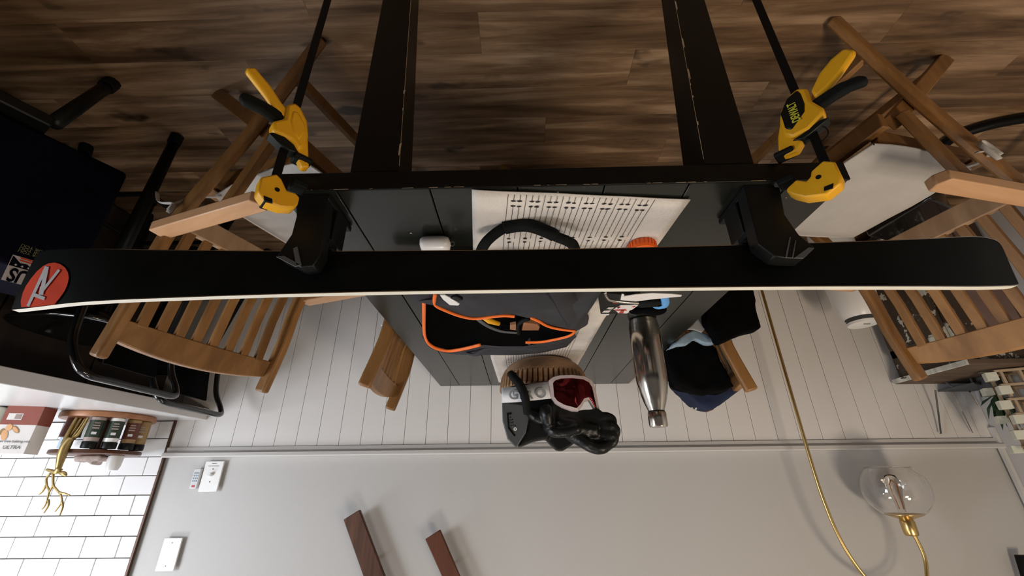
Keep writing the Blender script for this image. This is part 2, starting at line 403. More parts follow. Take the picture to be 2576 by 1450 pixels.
for lg, xa, xb in ((L1, .1983, .2363), (L2, -.3152, -.3632)):
    m = MB(); m.add([(xa-.0004, .5484, .70), (xa+.0004, .5484, .70), (xb+.0004, .5574, .01), (xb-.0004, .5574, .01)], [(0, 1, 2, 3)]); m.build('worn_edge', 'table_chip', lg, world=True)
m = MB()
for i in range(26):
    x = random.uniform(-.53, .39); l = random.uniform(.003, .02)
    m.add([(x, .5452, .7495), (x+l, .5452, .7497), (x+l, .5452, .7504), (x, .5452, .7506)], [(0, 1, 2, 3)])
for i in range(70):
    x = random.uniform(-.5, .38); yv = random.uniform(.56, 2.0); rr = random.uniform(.0005, .0018)
    m.add([(x-rr, yv-rr, .7503), (x+rr, yv-rr, .7503), (x+rr*1.4, yv+rr, .7503), (x-rr, yv+rr, .7503)], [(0, 1, 2, 3)])
o = m.build('paint_chip', 'table_chip', T, world=True); o['kind'] = 'stuff'

# ================= RUNNER =================
RL = [(0.0729, 0.5461), (0.0922, 0.7471), (0.1093, 1.5618), (0.0988, 2.048)]
RR = [(-0.2972, 0.5845), (-0.2844, 0.7448), (-0.2516, 1.1526), (-0.2339, 1.8389)]
RN = thing('table_runner', 'cream woven table runner with thin black stripes down the black table', 'table runner', (-.08, 1.3, .75))
rows = []
def lerp_edge(E_, yv):
    E2 = sorted(E_, key=lambda p: p[1])
    for (xa, ya), (xb, yb) in zip(E2[:-1], E2[1:]):
        if yv <= yb: return xa+(xb-xa)*(yv-ya)/(yb-ya)
    return E2[-1][0]
NY = 60
for i in range(NY+1):
    t = i/NY; row_ = []
    for k in range(25):
        s_ = k/24
        yv = .549+(1.99-.549)*t+(.038*s_)*(1-t)
        xa, xb = lerp_edge(RL, yv), lerp_edge(RR, yv)
        row_.append((xa+(xb-xa)*s_, yv, .7525+.0012*noise.noise(Vector((s_*4, t*16, 0)))))
    rows.append(row_)
m = MB(); m.grid(rows); cl = m.build('cloth', 'linen', RN, smooth=True, world=True)
sd = cl.modifiers.new('thick', 'SOLIDIFY'); sd.thickness = .0022; sd.offset = 1
def lineX(i, yv):
    a, b = lerp_edge(RL, yv), lerp_edge(RR, yv); return a+(b-a)*(.162+.671*i/24)
m = MB()
nl = 25
for i in range(nl):
    x0 = .0128-i*.01042
    full = (i % 3 == 0)
    segs = [(.56+.0016*i*.6, 1.97)] if full else [(.56+.001*i, .578+.0009*i), (.592+.0009*i, .70), (.712, 1.59), (1.62, 1.97)]
    for ya, yb in segs:
        n = 14; lx = [lineX(i, ya+(yb-ya)*q/n)+.0005*math.sin(q*3+i) for q in range(n+1)]
        for q in range(n):
            y1, y2 = ya+(yb-ya)*q/n, ya+(yb-ya)*(q+1)/n
            m.add([(lx[q]-.00045, y1, .7556), (lx[q]+.00045, y1, .7556), (lx[q+1]+.00045, y2, .7556), (lx[q+1]-.00045, y2, .7556)], [(0, 1, 2, 3)])
    if not full:
        for yv in (.578+.0009*i, .592+.0009*i, .70, .712, 1.59, 1.62):
            if yv in (.70, .712) and i % 3 == 2: continue
            for q in range(2):
                cx_, cy_ = lineX(i, yv)+random.uniform(-.001, .001), yv+random.uniform(-.001, .001); a_ = random.uniform(-.5, .5)
                pts = [(cx_+(.0046)*math.cos(t_*PI/4+a_)*random.uniform(.6, 1.1), cy_+.0020*math.sin(t_*PI/4+a_)*random.uniform(.6, 1.2), .7557+.00005*q) for t_ in range(8)]
                m.add(pts, [tuple(range(8))])
o = m.build('woven_stripe', 'print', RN, world=True); o['kind'] = 'stuff'

# ================= SKI =================
SKI = thing('ski', 'black alpine ski held on edge in two vises, red logo at its tip', 'ski', (0, .585, .835))
st = [(30, (0.8619, 0.64, 0.915), (0.8638, 0.64, 0.9113)), (45, (0.8441, 0.6341, 0.9167), (0.8604, 0.6341, 0.8843)), (60, (0.827, 0.6285, 0.9182), (0.8548, 0.6285, 0.862)), (76, (0.8095, 0.6229, 0.9194), (0.8482, 0.6229, 0.8402)), (93, (0.7916, 0.6173, 0.9206), (0.8398, 0.6173, 0.8205)), (110, (0.7744, 0.6122, 0.9216), (0.8247, 0.6122, 0.8158)), (150, (0.7369, 0.602, 0.923), (0.7844, 0.602, 0.8195)), (200, (0.6947, 0.5925, 0.9244), (0.7381, 0.5925, 0.8253)), (300, (0.6239, 0.585, 0.9248), (0.6607, 0.585, 0.8321)), (400, (0.5615, 0.585, 0.9233), (0.5928, 0.585, 0.8351)), (600, (0.4367, 0.585, 0.9208), (0.4588, 0.585, 0.8395)), (800, (0.3119, 0.585, 0.9194), (0.3264, 0.585, 0.8431)), (1000, (0.1876, 0.585, 0.9187), (0.1955, 0.585, 0.8451)), (1200, (0.0638, 0.585, 0.919), (0.0657, 0.585, 0.8468)), (1400, (-0.0592, 0.585, 0.9193), (-0.0631, 0.585, 0.8477)), (1600, (-0.1814, 0.585, 0.9199), (-0.1912, 0.585, 0.8475)), (1800, (-0.3028, 0.585, 0.9208), (-0.3188, 0.585, 0.8465)), (2050, (-0.4533, 0.585, 0.9224), (-0.4777, 0.585, 0.8448)), (2300, (-0.6018, 0.585, 0.9252), (-0.6364, 0.585, 0.8416)), (2440, (-0.691, 0.5908, 0.9245), (-0.7329, 0.5908, 0.8349)), (2490, (-0.7267, 0.5957, 0.9226), (-0.7687, 0.5957, 0.8364)), (2515, (-0.7455, 0.5987, 0.9212), (-0.7839, 0.5987, 0.844)), (2530, (-0.7572, 0.6007, 0.9201), (-0.7856, 0.6007, 0.8636)), (2545, (-0.769, 0.6028, 0.919), (-0.7849, 0.6028, 0.8878)), (2562, (-0.7833, 0.6053, 0.9167), (-0.7854, 0.6053, 0.9126))]
th = .0115
def stations(off_f, off_b):
    F, B = [], []
    for s_ in st:
        F.append((Vector(s_[1])+Vector((0, off_f, 0)), Vector(s_[2])+Vector((0, off_f, 0))))
        B.append((Vector(s_[1])+Vector((0, off_b, 0)), Vector(s_[2])+Vector((0, off_b, 0))))
    return F, B
F, B = stations(0, th)
def densify(A):
    return list(zip(smoothpath([a[0] for a in A], 3), smoothpath([a[1] for a in A], 3)))
F, B = densify(F), densify(B); n = len(F)
m = MB(); vs = [p for a in F for p in a]; m.add(vs, [(2*i, 2*i+1, 2*i+3, 2*i+2) for i in range(n-1)]); m.build('base', 'ski_base', SKI, world=True, smooth=True)
m = MB(); vs = [p for a in B for p in a]; m.add(vs, [(2*i, 2*i+1, 2*i+3, 2*i+2) for i in range(n-1)]); m.build('topsheet', 'ski_top', SKI, world=True, smooth=True)
for q in (0, 1):
    m = MB(); vs = [p for i in range(n) for p in (F[i][q], B[i][q])]
    fs = [(2*i, 2*i+1, 2*i+3, 2*i+2) for i in range(n-1)]
    m.add(vs, fs); m.build('sidewall', 'ski_side' if q == 0 else 'black_plastic', SKI, world=True)
m = MB()
m.add([F[-1][0], F[-1][1], B[-1][1], B[-1][0]], [(0, 1, 2, 3)]); m.add([F[0][0], F[0][1], B[0][1], B[0][0]], [(0, 1, 2, 3)]); m.build('end_cap', 'black_plastic', SKI, world=True)
# thin steel edge lines
for q, zz in ((0, -.0006), (1, .0006)):
    m = MB(); vs = []
    for i in range(n): p = F[i][q]; vs += [p+Vector((0, -.0006, zz*0)), p+Vector((0, -.0006, 2.2*zz))]
    m.add(vs, [(2*i, 2*i+1, 2*i+3, 2*i+2) for i in range(n-1)]); m.build('steel_edge', 'steel', SKI, world=True)
LG = [(0.8331, 0.6284, 0.9152), (0.8398, 0.6288, 0.9041), (0.8413, 0.6269, 0.8901), (0.8386, 0.6241, 0.8781), (0.8306, 0.6196, 0.8661), (0.8204, 0.6147, 0.8551), (0.8087, 0.6102, 0.8478), (0.7964, 0.6063, 0.8448), (0.7807, 0.6022, 0.8458), (0.7655, 0.5989, 0.8509), (0.751, 0.5964, 0.8593), (0.7405, 0.595, 0.8692), (0.734, 0.5946, 0.8797), (0.7317, 0.5953, 0.8923), (0.7332, 0.5968, 0.9023), (0.7376, 0.5989, 0.9118), (0.746, 0.6024, 0.9227), (0.7716, 0.6096, 0.9216), (0.8025, 0.6189, 0.9193)]
m = MB(); m.add([(sum(p[0] for p in LG)/len(LG), sum(p[1] for p in LG)/len(LG), sum(p[2] for p in LG)/len(LG))]+LG, [(0, i+1, (i+1) % len(LG)+1) for i in range(len(LG))])
lo = m.build('logo_disc', 'logo_red', SKI, world=True); lo['label'] = 'red oval logo at the ski tip'
STK = [[(0.8166, 0.6219, 0.9157), (0.8015, 0.6073, 0.8498), (0.7932, 0.6054, 0.8534), (0.8078, 0.6195, 0.919)], [(0.7901, 0.6045, 0.8527), (0.7811, 0.6081, 0.8984), (0.7921, 0.6109, 0.8954), (0.8012, 0.6072, 0.8496)], [(0.7584, 0.5974, 0.8639), (0.7828, 0.6085, 0.8975), (0.7896, 0.6099, 0.8937), (0.7647, 0.5986, 0.8601)], [(0.808, 0.6158, 0.8949), (0.7732, 0.607, 0.9074), (0.7737, 0.6079, 0.913), (0.8085, 0.6169, 0.9006)], [(0.7841, 0.6076, 0.889), (0.7803, 0.6085, 0.9031), (0.7923, 0.6117, 0.9003), (0.7961, 0.6108, 0.8861)]]
for q_ in STK:
    m = MB(); m.add(q_, [(0, 1, 2, 3)]); m.build('logo_stroke', 'logo_grey', lo, world=True)
# scuffs near the tail
m = MB()
for i in range(34):
    x = random.uniform(-.765, -.735); z = random.uniform(.845, .905); r_ = random.uniform(.0006, .0022)
    m.add([(x-r_, .6035, z-r_), (x+r_, .6035, z-r_*.5), (x+r_*.7, .6035, z+r_), (x-r_*.4, .6035, z+r_*.8)], [(0, 1, 2, 3)])
o = m.build('scuff', 'grey_plastic', SKI, world=True); o['kind'] = 'stuff'

# ================= VISES =================
def vise(x0, sgn, label, lean):
    V = thing('ski_vise', label, 'vise', (x0, .575, .75), group='ski vises on the near table edge')
    # base plate clamped to the table edge
    MB().box((x0, .605, .7565), (.050, .10, .011)).build('base_plate', 'black_plastic', V, world=True, bevel=.002)
    col, ribs = VP[0 if sgn > 0 else 1]
    m = MB(); m.prism([(p[0], .5545, p[1]) for p in col], (0, .0265, 0)); m.build('column', 'black_plastic', V, world=True, bevel=.002)
    m = MB(); m.box((x0, .608, .793), (.056, .044, .062)); m.build('column_rear', 'black_plastic', V, world=True, bevel=.002)
    m = MB(); m.box((x0, .592, .8285), (.056, .030, .010)); m.build('slot_pad', 'black_soft', V, world=True)
    m = MB(); m.box((x0, .607, .838), (.050, .010, .034)); m.build('jaw', 'black_plastic', V, world=True, bevel=.0015)
    for rb in ribs:
        m = MB(); m.prism([(p[0], .5555, p[1]) for p in rb], (0, -.0022, 0)); m.build('rib', 'grey_plastic', V, world=True, bevel=.0005)
    return V
VP = [([(0.3716, 0.7384), (0.3136, 0.7399), (0.3098, 0.8082), (0.3046, 0.8669), (0.312, 0.8863), (0.3303, 0.8893), (0.353, 0.8778), (0.3716, 0.869), (0.3709, 0.8641), (0.3579, 0.8296), (0.3575, 0.7956)], [[(0.3727, 0.8703), (0.3607, 0.8684), (0.3305, 0.8857), (0.3392, 0.8883)], [(0.3492, 0.8559), (0.3431, 0.8525), (0.3299, 0.8858), (0.3379, 0.8856)]]), ([(-0.3723, 0.7544), (-0.4299, 0.7559), (-0.4227, 0.8104), (-0.4334, 0.8474), (-0.4483, 0.8676), (-0.4505, 0.8719), (-0.4278, 0.8899), (-0.4012, 0.888), (-0.3867, 0.885), (-0.3675, 0.8631)], [[(-0.4007, 0.8879), (-0.403, 0.8879), (-0.4193, 0.8521), (-0.4175, 0.852)], [(-0.4106, 0.8881), (-0.4124, 0.8881), (-0.4253, 0.8586), (-0.4243, 0.8579)], [(-0.4134, 0.8888), (-0.4272, 0.8898), (-0.4485, 0.8724), (-0.4407, 0.8708)]])]
vise(0.3354, 1, 'black plastic ski vise at the table corner next to the plain-faced clamp, kitchen side', 0)
vise(-0.3978, -1, 'black plastic ski vise next to the clamp with the black name label', 0)

# ================= CLAMPS =================
def clampobj(O, ang, D, label, badge):
    C_ = thing('bar_clamp', label, 'clamp', (O[0], O[1], 0), math.radians(ang), group='yellow trigger clamps holding the ski vises')
    s = -1 if badge else 1          # which side faces the camera (local y sign)
    def plate(name, pts, th_, mat, y0=0, bev=.002, par=None, world=False):
        m = MB(); m.prism([(r_, y0-th_/2, z) for r_, z in pts], (0, th_, 0)); return m.build(name, mat, par or C_, bevel=bev)
    MB().box((0, 0, (D['zb']+.802)/2), (.0125, .006, .802-D['zb'])).build('bar', 'black_metal', C_, bevel=.0008)
    plate('fixed_jaw', D['fix'], .024, 'yellow', 0, .003)
    for k in (-1, 1):
        m = MB(); c = D['hole']; m.tube([(c[0], k*.0123, c[1]), (c[0], k*.0128, c[1])], .0036, 12); m.build('jaw_hole', 'black_plastic', C_)
    e = D['fixc']
    plate('jaw_slot', [(e[0]-.007, e[1]-.004), (e[0]+.005, e[1]-.004), (e[0]+.007, e[1]+.003), (e[0]-.004, e[1]+.004)], .0255, 'black_plastic', 0, .0005)
    b = D['tip']
    MB().box((b[0], 0, .757), (.024, .026, .012)).build('jaw_pad', 'black_soft', C_, bevel=.003)
    plate('movable_body', D['body'], .026, 'yellow', 0, .005)
    plate('movable_arm', D['arm'], .016, 'yellow', 0, .003)
    MB().box((D['pad'], 0, .7065), (.028, .026, .009)).build('jaw_pad', 'black_soft', C_, bevel=.003)
    plate('grip', D['grip'], .014, 'yellow', 0, .005)
    plate('trigger', D['trig'], .014, 'black_soft', 0, .005)
    plate('release_lever', D['lever'], .020, 'black_plastic', 0, .002)
    bd = D['badge']
    plate('side_panel', bd, .0285, 'black_plastic' if badge else 'yellow', 0, .004)
    if badge:
        (r0, z0_), (r1, z1_) = D['t0'], D['t1']
        d = Vector((r1-r0, 0, z1_-z0_)).normalized(); L_ = math.hypot(r1-r0, z1_-z0_)
        n_ = Vector((0, -1, 0)); up = n_.cross(d)
        textmesh('lettering', 'DEWALT', Vector((r0, -.0146, z0_)), d, up, .0165, 'label_yellow', C_, world=False, bold=.0004, sx=.60)
        m = MB(); m.tube(smoothpath(D['loop'], 5), .0009, 6); m.build('wire_loop', 'black_metal', C_)
    return C_
clampobj((0.373, 0.505), 135, dict(zb=.30,
    fix=[(-0.0186, 0.7997), (-0.0205, 0.7749), (-0.0021, 0.7575), (0.0066, 0.7634), (0.0174, 0.7791), (0.0299, 0.7771), (0.0369, 0.7819), (0.0367, 0.7958), (0.0336, 0.8041), (0.0151, 0.8116), (-0.0069, 0.8117)],
    hole=(0.0044, 0.7852), fixc=(-0.0034, 0.8078), tip=(0.0329, 0.7916),
    body=[(-0.0158, 0.6199), (-0.005, 0.6078), (0.0056, 0.6127), (0.02, 0.6326), (0.0274, 0.6608), (0.0254, 0.6867), (0.0183, 0.6981), (0.005, 0.6846), (-0.0225, 0.6846), (-0.0277, 0.6661), (-0.0131, 0.6503)],
    arm=[(0.0124, 0.6692), (0.0264, 0.6553), (0.0405, 0.7182), (0.0306, 0.7224), (0.0177, 0.7044)],
    pad=0.0284,
    grip=[(-0.0825, 0.5889), (-0.08, 0.5828), (-0.0714, 0.5751), (-0.0431, 0.5956), (-0.0212, 0.6177), (-0.0113, 0.6237), (-0.008, 0.6394), (-0.0155, 0.6449), (-0.0324, 0.6309), (-0.0494, 0.6156)],
    trig=[(-0.078, 0.6433), (-0.0761, 0.6375), (-0.0707, 0.6322), (-0.046, 0.6308), (-0.0153, 0.6341), (-0.0094, 0.6564), (-0.0209, 0.6594), (-0.0452, 0.6523), (-0.0715, 0.6546)],
    lever=[(-0.0272, 0.6896), (-0.0223, 0.6854), (-0.0051, 0.6829), (0.0103, 0.6897), (0.0208, 0.7016), (0.0055, 0.7046), (-0.0086, 0.7004)],
    badge=[(-0.0067, 0.6276), (0.0036, 0.6253), (0.0181, 0.643), (0.0218, 0.6584), (0.0152, 0.683), (0.0029, 0.6714), (-0.0056, 0.6511)]),
    'yellow trigger bar clamp with plain yellow side at the kitchen-side table corner', False)
clampobj((-0.472, 0.505), 45, dict(zb=.02,
    fix=[(0.0008, 0.7531), (-0.0116, 0.7627), (-0.0123, 0.7894), (-0.0079, 0.8014), (0.0117, 0.8104), (0.0375, 0.8014), (0.0504, 0.7889), (0.0567, 0.7792), (0.0553, 0.7738), (0.0398, 0.7656), (0.0284, 0.7755), (0.0217, 0.7702), (0.0191, 0.7626)],
    hole=(0.0133, 0.7776), fixc=(0.0066, 0.8009), tip=(0.0531, 0.7781),
    body=[(-0.0045, 0.6021), (-0.0165, 0.6108), (-0.0147, 0.6384), (-0.0244, 0.6623), (-0.0221, 0.6742), (0.0018, 0.689), (0.0255, 0.6897), (0.0356, 0.6772), (0.034, 0.65), (0.0275, 0.6294), (0.0087, 0.6077)],
    arm=[(0.031, 0.6405), (0.0242, 0.6872), (0.0139, 0.7013), (0.025, 0.7137), (0.0389, 0.7126), (0.0515, 0.7093), (0.0431, 0.6718)],
    pad=0.043,
    grip=[(-0.0738, 0.5712), (-0.0797, 0.5725), (-0.0879, 0.5865), (-0.0833, 0.5921), (-0.0601, 0.6136), (-0.0382, 0.628), (-0.0198, 0.6337), (-0.0176, 0.6173), (-0.0368, 0.5918), (-0.0562, 0.5773)],
    trig=[(-0.0141, 0.6343), (-0.0112, 0.6533), (-0.0191, 0.6562), (-0.0406, 0.6514), (-0.0617, 0.6488), (-0.082, 0.6531), (-0.085, 0.6412), (-0.0766, 0.6317), (-0.0707, 0.6315), (-0.0524, 0.6281), (-0.0301, 0.6318)],
    lever=[(0.0276, 0.6933), (0.007, 0.6878), (-0.0125, 0.6803), (-0.0257, 0.6821), (-0.0203, 0.6864), (0.0037, 0.6961), (0.0145, 0.6993)],
    badge=[(-0.0046, 0.606), (-0.0073, 0.6176), (-0.0068, 0.6408), (-0.0028, 0.6554), (0.0224, 0.6781), (0.0305, 0.6687), (0.0289, 0.6348), (0.0128, 0.6118)],
    t0=(0.0065, 0.6674), t1=(0.0048, 0.624),
    loop=[(r,0,z) for r,z in [(-0.0078, 0.6835), (-0.0166, 0.6902), (-0.0176, 0.7035), (-0.0092, 0.7113), (-0.0019, 0.711)]]),
    'yellow trigger bar clamp with black name label, on the far side from the kitchen', True)

# ================= CHAIRS =================
def chair(pose, label, lite=False):
    x, y, t = pose
    C_ = thing('folding_armchair', label, 'chair', (x, y, 0), t, group='slatted folding wooden armchairs around the black table')
    def bar(name, path, wf, ws, s, mat='teak', par=None, bev=.003):
        """flat bar in the side plane: path of (f,z); wf width in plane, ws thickness across"""
        P = smoothpath([(f, 0, z) for f, z in path], 4) if len(path) > 2 else [Vector((f, 0, z)) for f, z in path]
        m = MB(); vs = []; n_ = len(P)
        for i, p in enumerate(P):
            d = (P[min(i+1, n_-1)]-P[max(i-1, 0)]).normalized(); nn = Vector((-d.z, 0, d.x))
            for k, q in ((-1, -1), (1, -1), (1, 1), (-1, 1)):
                vs.append(p+nn*wf/2*k+Vector((0, s+q*ws/2, 0)))
        fs = [(4*i+k, 4*i+(k+1) % 4, 4*i+4+(k+1) % 4, 4*i+4+k) for i in range(n_-1) for k in range(4)]+[(3, 2, 1, 0), tuple(4*(n_-1)+k for k in range(4))]
        m.add(vs, fs); return m.build(name, mat, par or C_, bevel=bev)
    for k in (-1, 1):
        bar('post', [(0, 0.0), (-.17, .30), (-.335, .52), (-.382, .63), (-.405, .76), (-.450, .912)], .042, .026, k*.225, bev=.007)
        bar('rear_leg', [(-.458, 0), (-.07, .355)], .042, .022, k*.198)
        bar('arm_support', [(-.075, .345), (-.187, .572)], .036, .02, k*.222)
        m = MB(); a0, a1 = k*.222, k*.268
        m.prism([(-.02, a0, .575), (-.012, (a0+a1)/2, .575), (-.024, a1, .575), (-.368, a1, .575), (-.376, a0, .575)], (0, 0, .028)); m.build('armrest', 'teak_lit', C_, bevel=.003)
        bar('seat_rail', [(-.02, .395), (-.36, .40)], .04, .02, k*.175)
        m = MB(); m.tube([(-.19, k*.2, .545), (-.19, k*.238, .545)], .006, 8); m.build('bolt', 'brass', C_)
    m = MB(); m.box((.0, 0, .385), (.022, .44, .045)); m.build('front_rail', 'teak', C_, bevel=.003)
    m = MB(); m.box((-.062, 0, .125), (.020, .43, .036)); m.build('stretcher', 'teak', C_, bevel=.003)
    m = MB(); m.box((-.40, 0, .055), (.018, .38, .03)); m.build('stretcher', 'teak', C_, bevel=.003)
    # back: lower rail, curved top rail, slats
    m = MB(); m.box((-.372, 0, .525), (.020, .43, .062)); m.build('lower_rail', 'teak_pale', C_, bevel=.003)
    m = MB(); R = []
    N_ = 12
    for i in range(N_+1):
        s_ = -1+2*i/N_; c = 1-s_*s_
        fb = -.436-.012*c; zt = .864+.020*c
        R.append([(fb+.012, s_*.215, .815), (fb+.012-.018, s_*.215, zt), (fb-.010-.018, s_*.215, zt), (fb-.010, s_*.215, .815)])
    m.add([p for r_ in R for p in r_], [(4*i+k, 4*i+(k+1) % 4, 4*i+4+(k+1) % 4, 4*i+4+k) for i in range(N_) for k in range(4)]+[(3, 2, 1, 0), tuple(4*N_+k for k in range(4))])
    m.build('top_rail', 'teak', C_, bevel=.003)
    ns = 8
    sl = None
    for i in range(ns):
        s_ = -.172+.344*i/(ns-1); c = 1-(s_/.215)**2
        m = MB(); a = Vector((-.372, s_, .552)); b_ = Vector((-.428-.020*c, s_, .822)); hw, ht = .0125, .007
        vs = []
        for p in (a, (a+b_)/2+Vector((-.008, 0, 0)), b_):
            vs += [p+Vector((-ht, -hw, 0)), p+Vector((ht, -hw, 0)), p+Vector((ht, hw, 0)), p+Vector((-ht, hw, 0))]
        m.add(vs, [(4*j+k, 4*j+(k+1) % 4, 4*j+4+(k+1) % 4, 4*j+4+k) for j in range(2) for k in range(4)]+[(3, 2, 1, 0), (8, 9, 10, 11)])
        m.build('back_slat', 'teak', C_, bevel=.002)
    for i in range(6):
        m = MB(); m.box((-.035-.062*i, 0, .419), (.046, .37, .014)); m.build('seat_slat', 'teak', C_)
    return C_
CA = chair((.497, 1.005, 3.475), 'slatted folding wooden armchair nearest the kitchen counter, white cushion on its seat')
CB = chair((-.858, .99, -.237), 'slatted folding wooden armchair in front of the peeling cabinet, white cushion on its seat')
CC = chair((.065, 1.577, 3.035), 'slatted folding wooden armchair tucked under the kitchen side of the table by the wall, empty')
CD = chair((-.364, 1.719, .087), 'slatted folding wooden armchair by the wall with jackets and shirts thrown over it')
def cushion(CH, near, label, ties):
    x, y, t = CH.location.x, CH.location.y, CH.rotation_euler.z
    K = thing('seat_cushion', label, 'cushion', (x, y, .428), t, group='pale seat cushions on the folding armchairs')
    N_ = 12; top = []; bot = []
    def pos(u, v):   # rounded trapezoid
        f = .035-.375*u; hw = .209-.022*u
        r_ = .07
        s_ = (2*v-1)
        e = max(0, abs(s_)-.0)
        return f, s_*hw
    m = MB(); rows_t = []; 
    for i in range(N_+1):
        u = i/N_; rt = []
        for j in range(N_+1):
            v = j/N_; U, V = 2*u-1, 2*v-1
            # squircle mapping to round the corners
            Ux = U*math.sqrt(max(0, 1-.16*V*V)); Vx = V*math.sqrt(max(0, 1-.16*U*U))
            f, s_ = pos((Ux+1)/2, (Vx+1)/2)
            d = min(1-abs(U), 1-abs(V)); h = .030*min(1, (d/.22))**.5 if d > 0 else 0
            rt.append((f, s_, .012+h*.8+.002*noise.noise(Vector((u*5, v*5, x*9)))))
        rows_t.append(rt)
    m.grid(rows_t); m.grid([[(p[0], p[1], -.002 if 0 < i < N_ and 0 < j < N_ else p[2]) for j, p in enumerate(r_)] for i, r_ in enumerate(rows_t)])
    o = m.build('pad', 'cushion', K, smooth=True)
    wl = o.modifiers.new('weld', 'WELD')
    m = MB(); edge = rows_t[0]+[r_[-1] for r_ in rows_t[1:]]+rows_t[-1][::-1][1:]+[r_[0] for r_ in rows_t[::-1][1:]]
    m.tube([Vector(p) for p in edge], .0035, 6, cap=False); m.build('piping', 'cushion', K, smooth=True)
    for path in ties:
        m = MB(); m.tube(smoothpath(path, 5), .006, 6, flat=.35); m.build('tie', 'cushion', K, smooth=True)
    return K
cushion(CA, 1, 'pale seat cushion tied to the chair nearest the kitchen counter', [
    [(-.30, .17, .02), (-.33, .22, .05), (-.345, .248, .085), (-.36, .25, .10)], [(-.345, .25, .085), (-.40, .255, .07), (-.43, .255, .03)], [(-.345, .248, .085), (-.335, .255, .11), (-.34, .255, .12)]])
cushion(CB, -1, 'pale seat cushion tied to the chair in front of the peeling cabinet', [
    [(-.28, -.17, .02), (-.29, -.21, .03), (-.25, -.252, .04), (-.20, -.25, .05)], [(-.25, -.25, .04), (-.235, -.262, .075), (-.21, -.258, .03), (-.25, -.25, .01), (-.27, -.255, .05)]])

# ================= THINGS ON THE TABLE =================
# stainless bottle
bx, by = -.372, 1.182
Bt = thing('steel_bottle', 'tall stainless steel water bottle standing on the black table', 'bottle', (bx, by, .75))
prof = [(0, 0), (.036, 0), (.0405, .004), (.0425, .016), (.0428, .02), (.0435, .022), (.044, .08), (.044, .16), (.043, .185), (.038, .215), (.029, .245), (.0225, .262), (.021, .268)]
MB().lathe(prof, n=48).build('bottle_body', 'steel', Bt, smooth='auto')
MB().lathe([(.0195, .268), (.0235, .269), (.0245, .272), (.0245, .302), (.0225, .307), (.0, .309)], n=40).build('cap', 'steel', Bt, smooth='auto')
MB().lathe([(.0215, .264), (.0222, .267), (.0215, .2695)], n=40).build('seal_ring', 'black_plastic', Bt)
# wooden bowl
Bo = thing('wooden_bowl', 'round carved wooden bowl holding the helmet, goggles and gloves', 'bowl', (-.092, 1.625, .7562))
prof = [(0, 0), (.085, 0), (.112, .006), (.136, .022), (.152, .040), (.160, .057)]
m = MB(); m.lathe(prof, n=64); m.build('bowl_base', 'bowl', Bo, smooth=True)
nf = 54; V_ = []; n_ = nf*4
hs = [(.160, .057), (.164, .066), (.168, .095), (.170, .109), (.169, .116), (.160, .116), (.152, .09), (.13, .05), (.08, .02), (0, .012)]
m = MB(); vs = []; fs = []
for k in range(n_):
    a = 2*PI*k/n_; g_ = (1 if k % 4 == 0 else 0)
    for i, (r_, z_) in enumerate(hs):
        rr = r_-(.010 if (g_ and i in (1, 2, 3)) else 0); vs.append((rr*math.cos(a), rr*math.sin(a), z_))
L_ = len(hs)
for k in range(n_):
    for i in range(L_-1): fs.append((k*L_+i, ((k+1) % n_)*L_+i, ((k+1) % n_)*L_+i+1, k*L_+i+1))
m.add(vs, fs); m.build('carved_rim', 'bowl', Bo)
# helmet in the bowl
Hm = thing('ski_helmet', 'black ski helmet with grey vented ear pad lying in the wooden bowl', 'helmet', (-.02, 1.62, .80))
pts = [(0.0637, 0.9308), (-0.0104, 0.9399), (-0.0301, 0.9833), (-0.0179, 1.0355), (0.0154, 1.0834), (0.0461, 1.054), (0.0623, 0.9954)]
m = MB(); m.prism([(x, 1.497, z) for x, z in pts], (0, .012, 0)); e_ = m.build('ear_pad', 'grey_plastic', Hm, world=True, bevel=.004); e_['label'] = 'grey vented ear pad'
m = MB(); pts = [(0.0469, 0.9696), (0.0317, 0.9671), (0.029, 0.9725), (0.0414, 0.975), (0.0376, 1.0159), (0.0175, 1.0432), (0.0216, 1.047), (0.0431, 1.021)]
m.prism([(x, 1.4955, z) for x, z in pts], (0, .001, 0)); m.build('vent_groove', 'black_plastic', Hm, world=True)
for q in [(0.0414, 0.9751), (0.0345, 0.9739), (0.0415, 0.9831), (0.0346, 0.9832), (0.0278, 0.9912), (0.0401, 0.9924), (0.0333, 0.9925), (0.0265, 1.0004), (0.0388, 1.0016), (0.032, 1.0017), (0.0252, 1.0096), (0.0321, 1.0108), (0.0184, 1.011), (0.0362, 1.0199)]:
    m = MB(); m.box((q[0], 1.4965, q[1]), (.0028, .001, .0042)); m.build('vent_hole', 'black_plastic', Hm, world=True)
q = (0.0186, 1.0227)
m = MB(); m.tube([(q[0], 1.4968, q[1]), (q[0], 1.4955, q[1])], .0058, 16); r_ = m.build('round_emblem', 'white_plastic', Hm, world=True)
m = MB(); m.tube([(q[0], 1.4956, q[1]), (q[0], 1.4950, q[1])], .0022, 10); m.build('emblem_centre', 'black_plastic', r_, world=True)
m = MB()
for c, r_, s_ in (((-.045, 1.64, .86), .095, (1, .95, .62)), ((.0, 1.60, .89), .07, (1, .9, .9)), ((-.10, 1.60, .90), .085, (1, .8, .9))): m.ball(c, r_, 20, s_)
pp = [(-0.0167, 0.9116), (-0.1163, 0.9129), (-0.1261, 0.9951), (-0.0928, 1.0538), (-0.0475, 1.0597), (0.0142, 1.082), (-0.0212, 1.0204)]
m.prism([(x, 1.505, z) for x, z in pp], (0, .06, 0))
pp = [(-0.0826, 1.0166), (-0.0947, 1.0634), (-0.1239, 1.0898), (-0.1446, 1.0913), (-0.1806, 1.0709), (-0.225, 1.0384), (-0.1882, 0.9631)]
m.prism([(x, 1.53, z) for x, z in pp], (0, .05, 0))
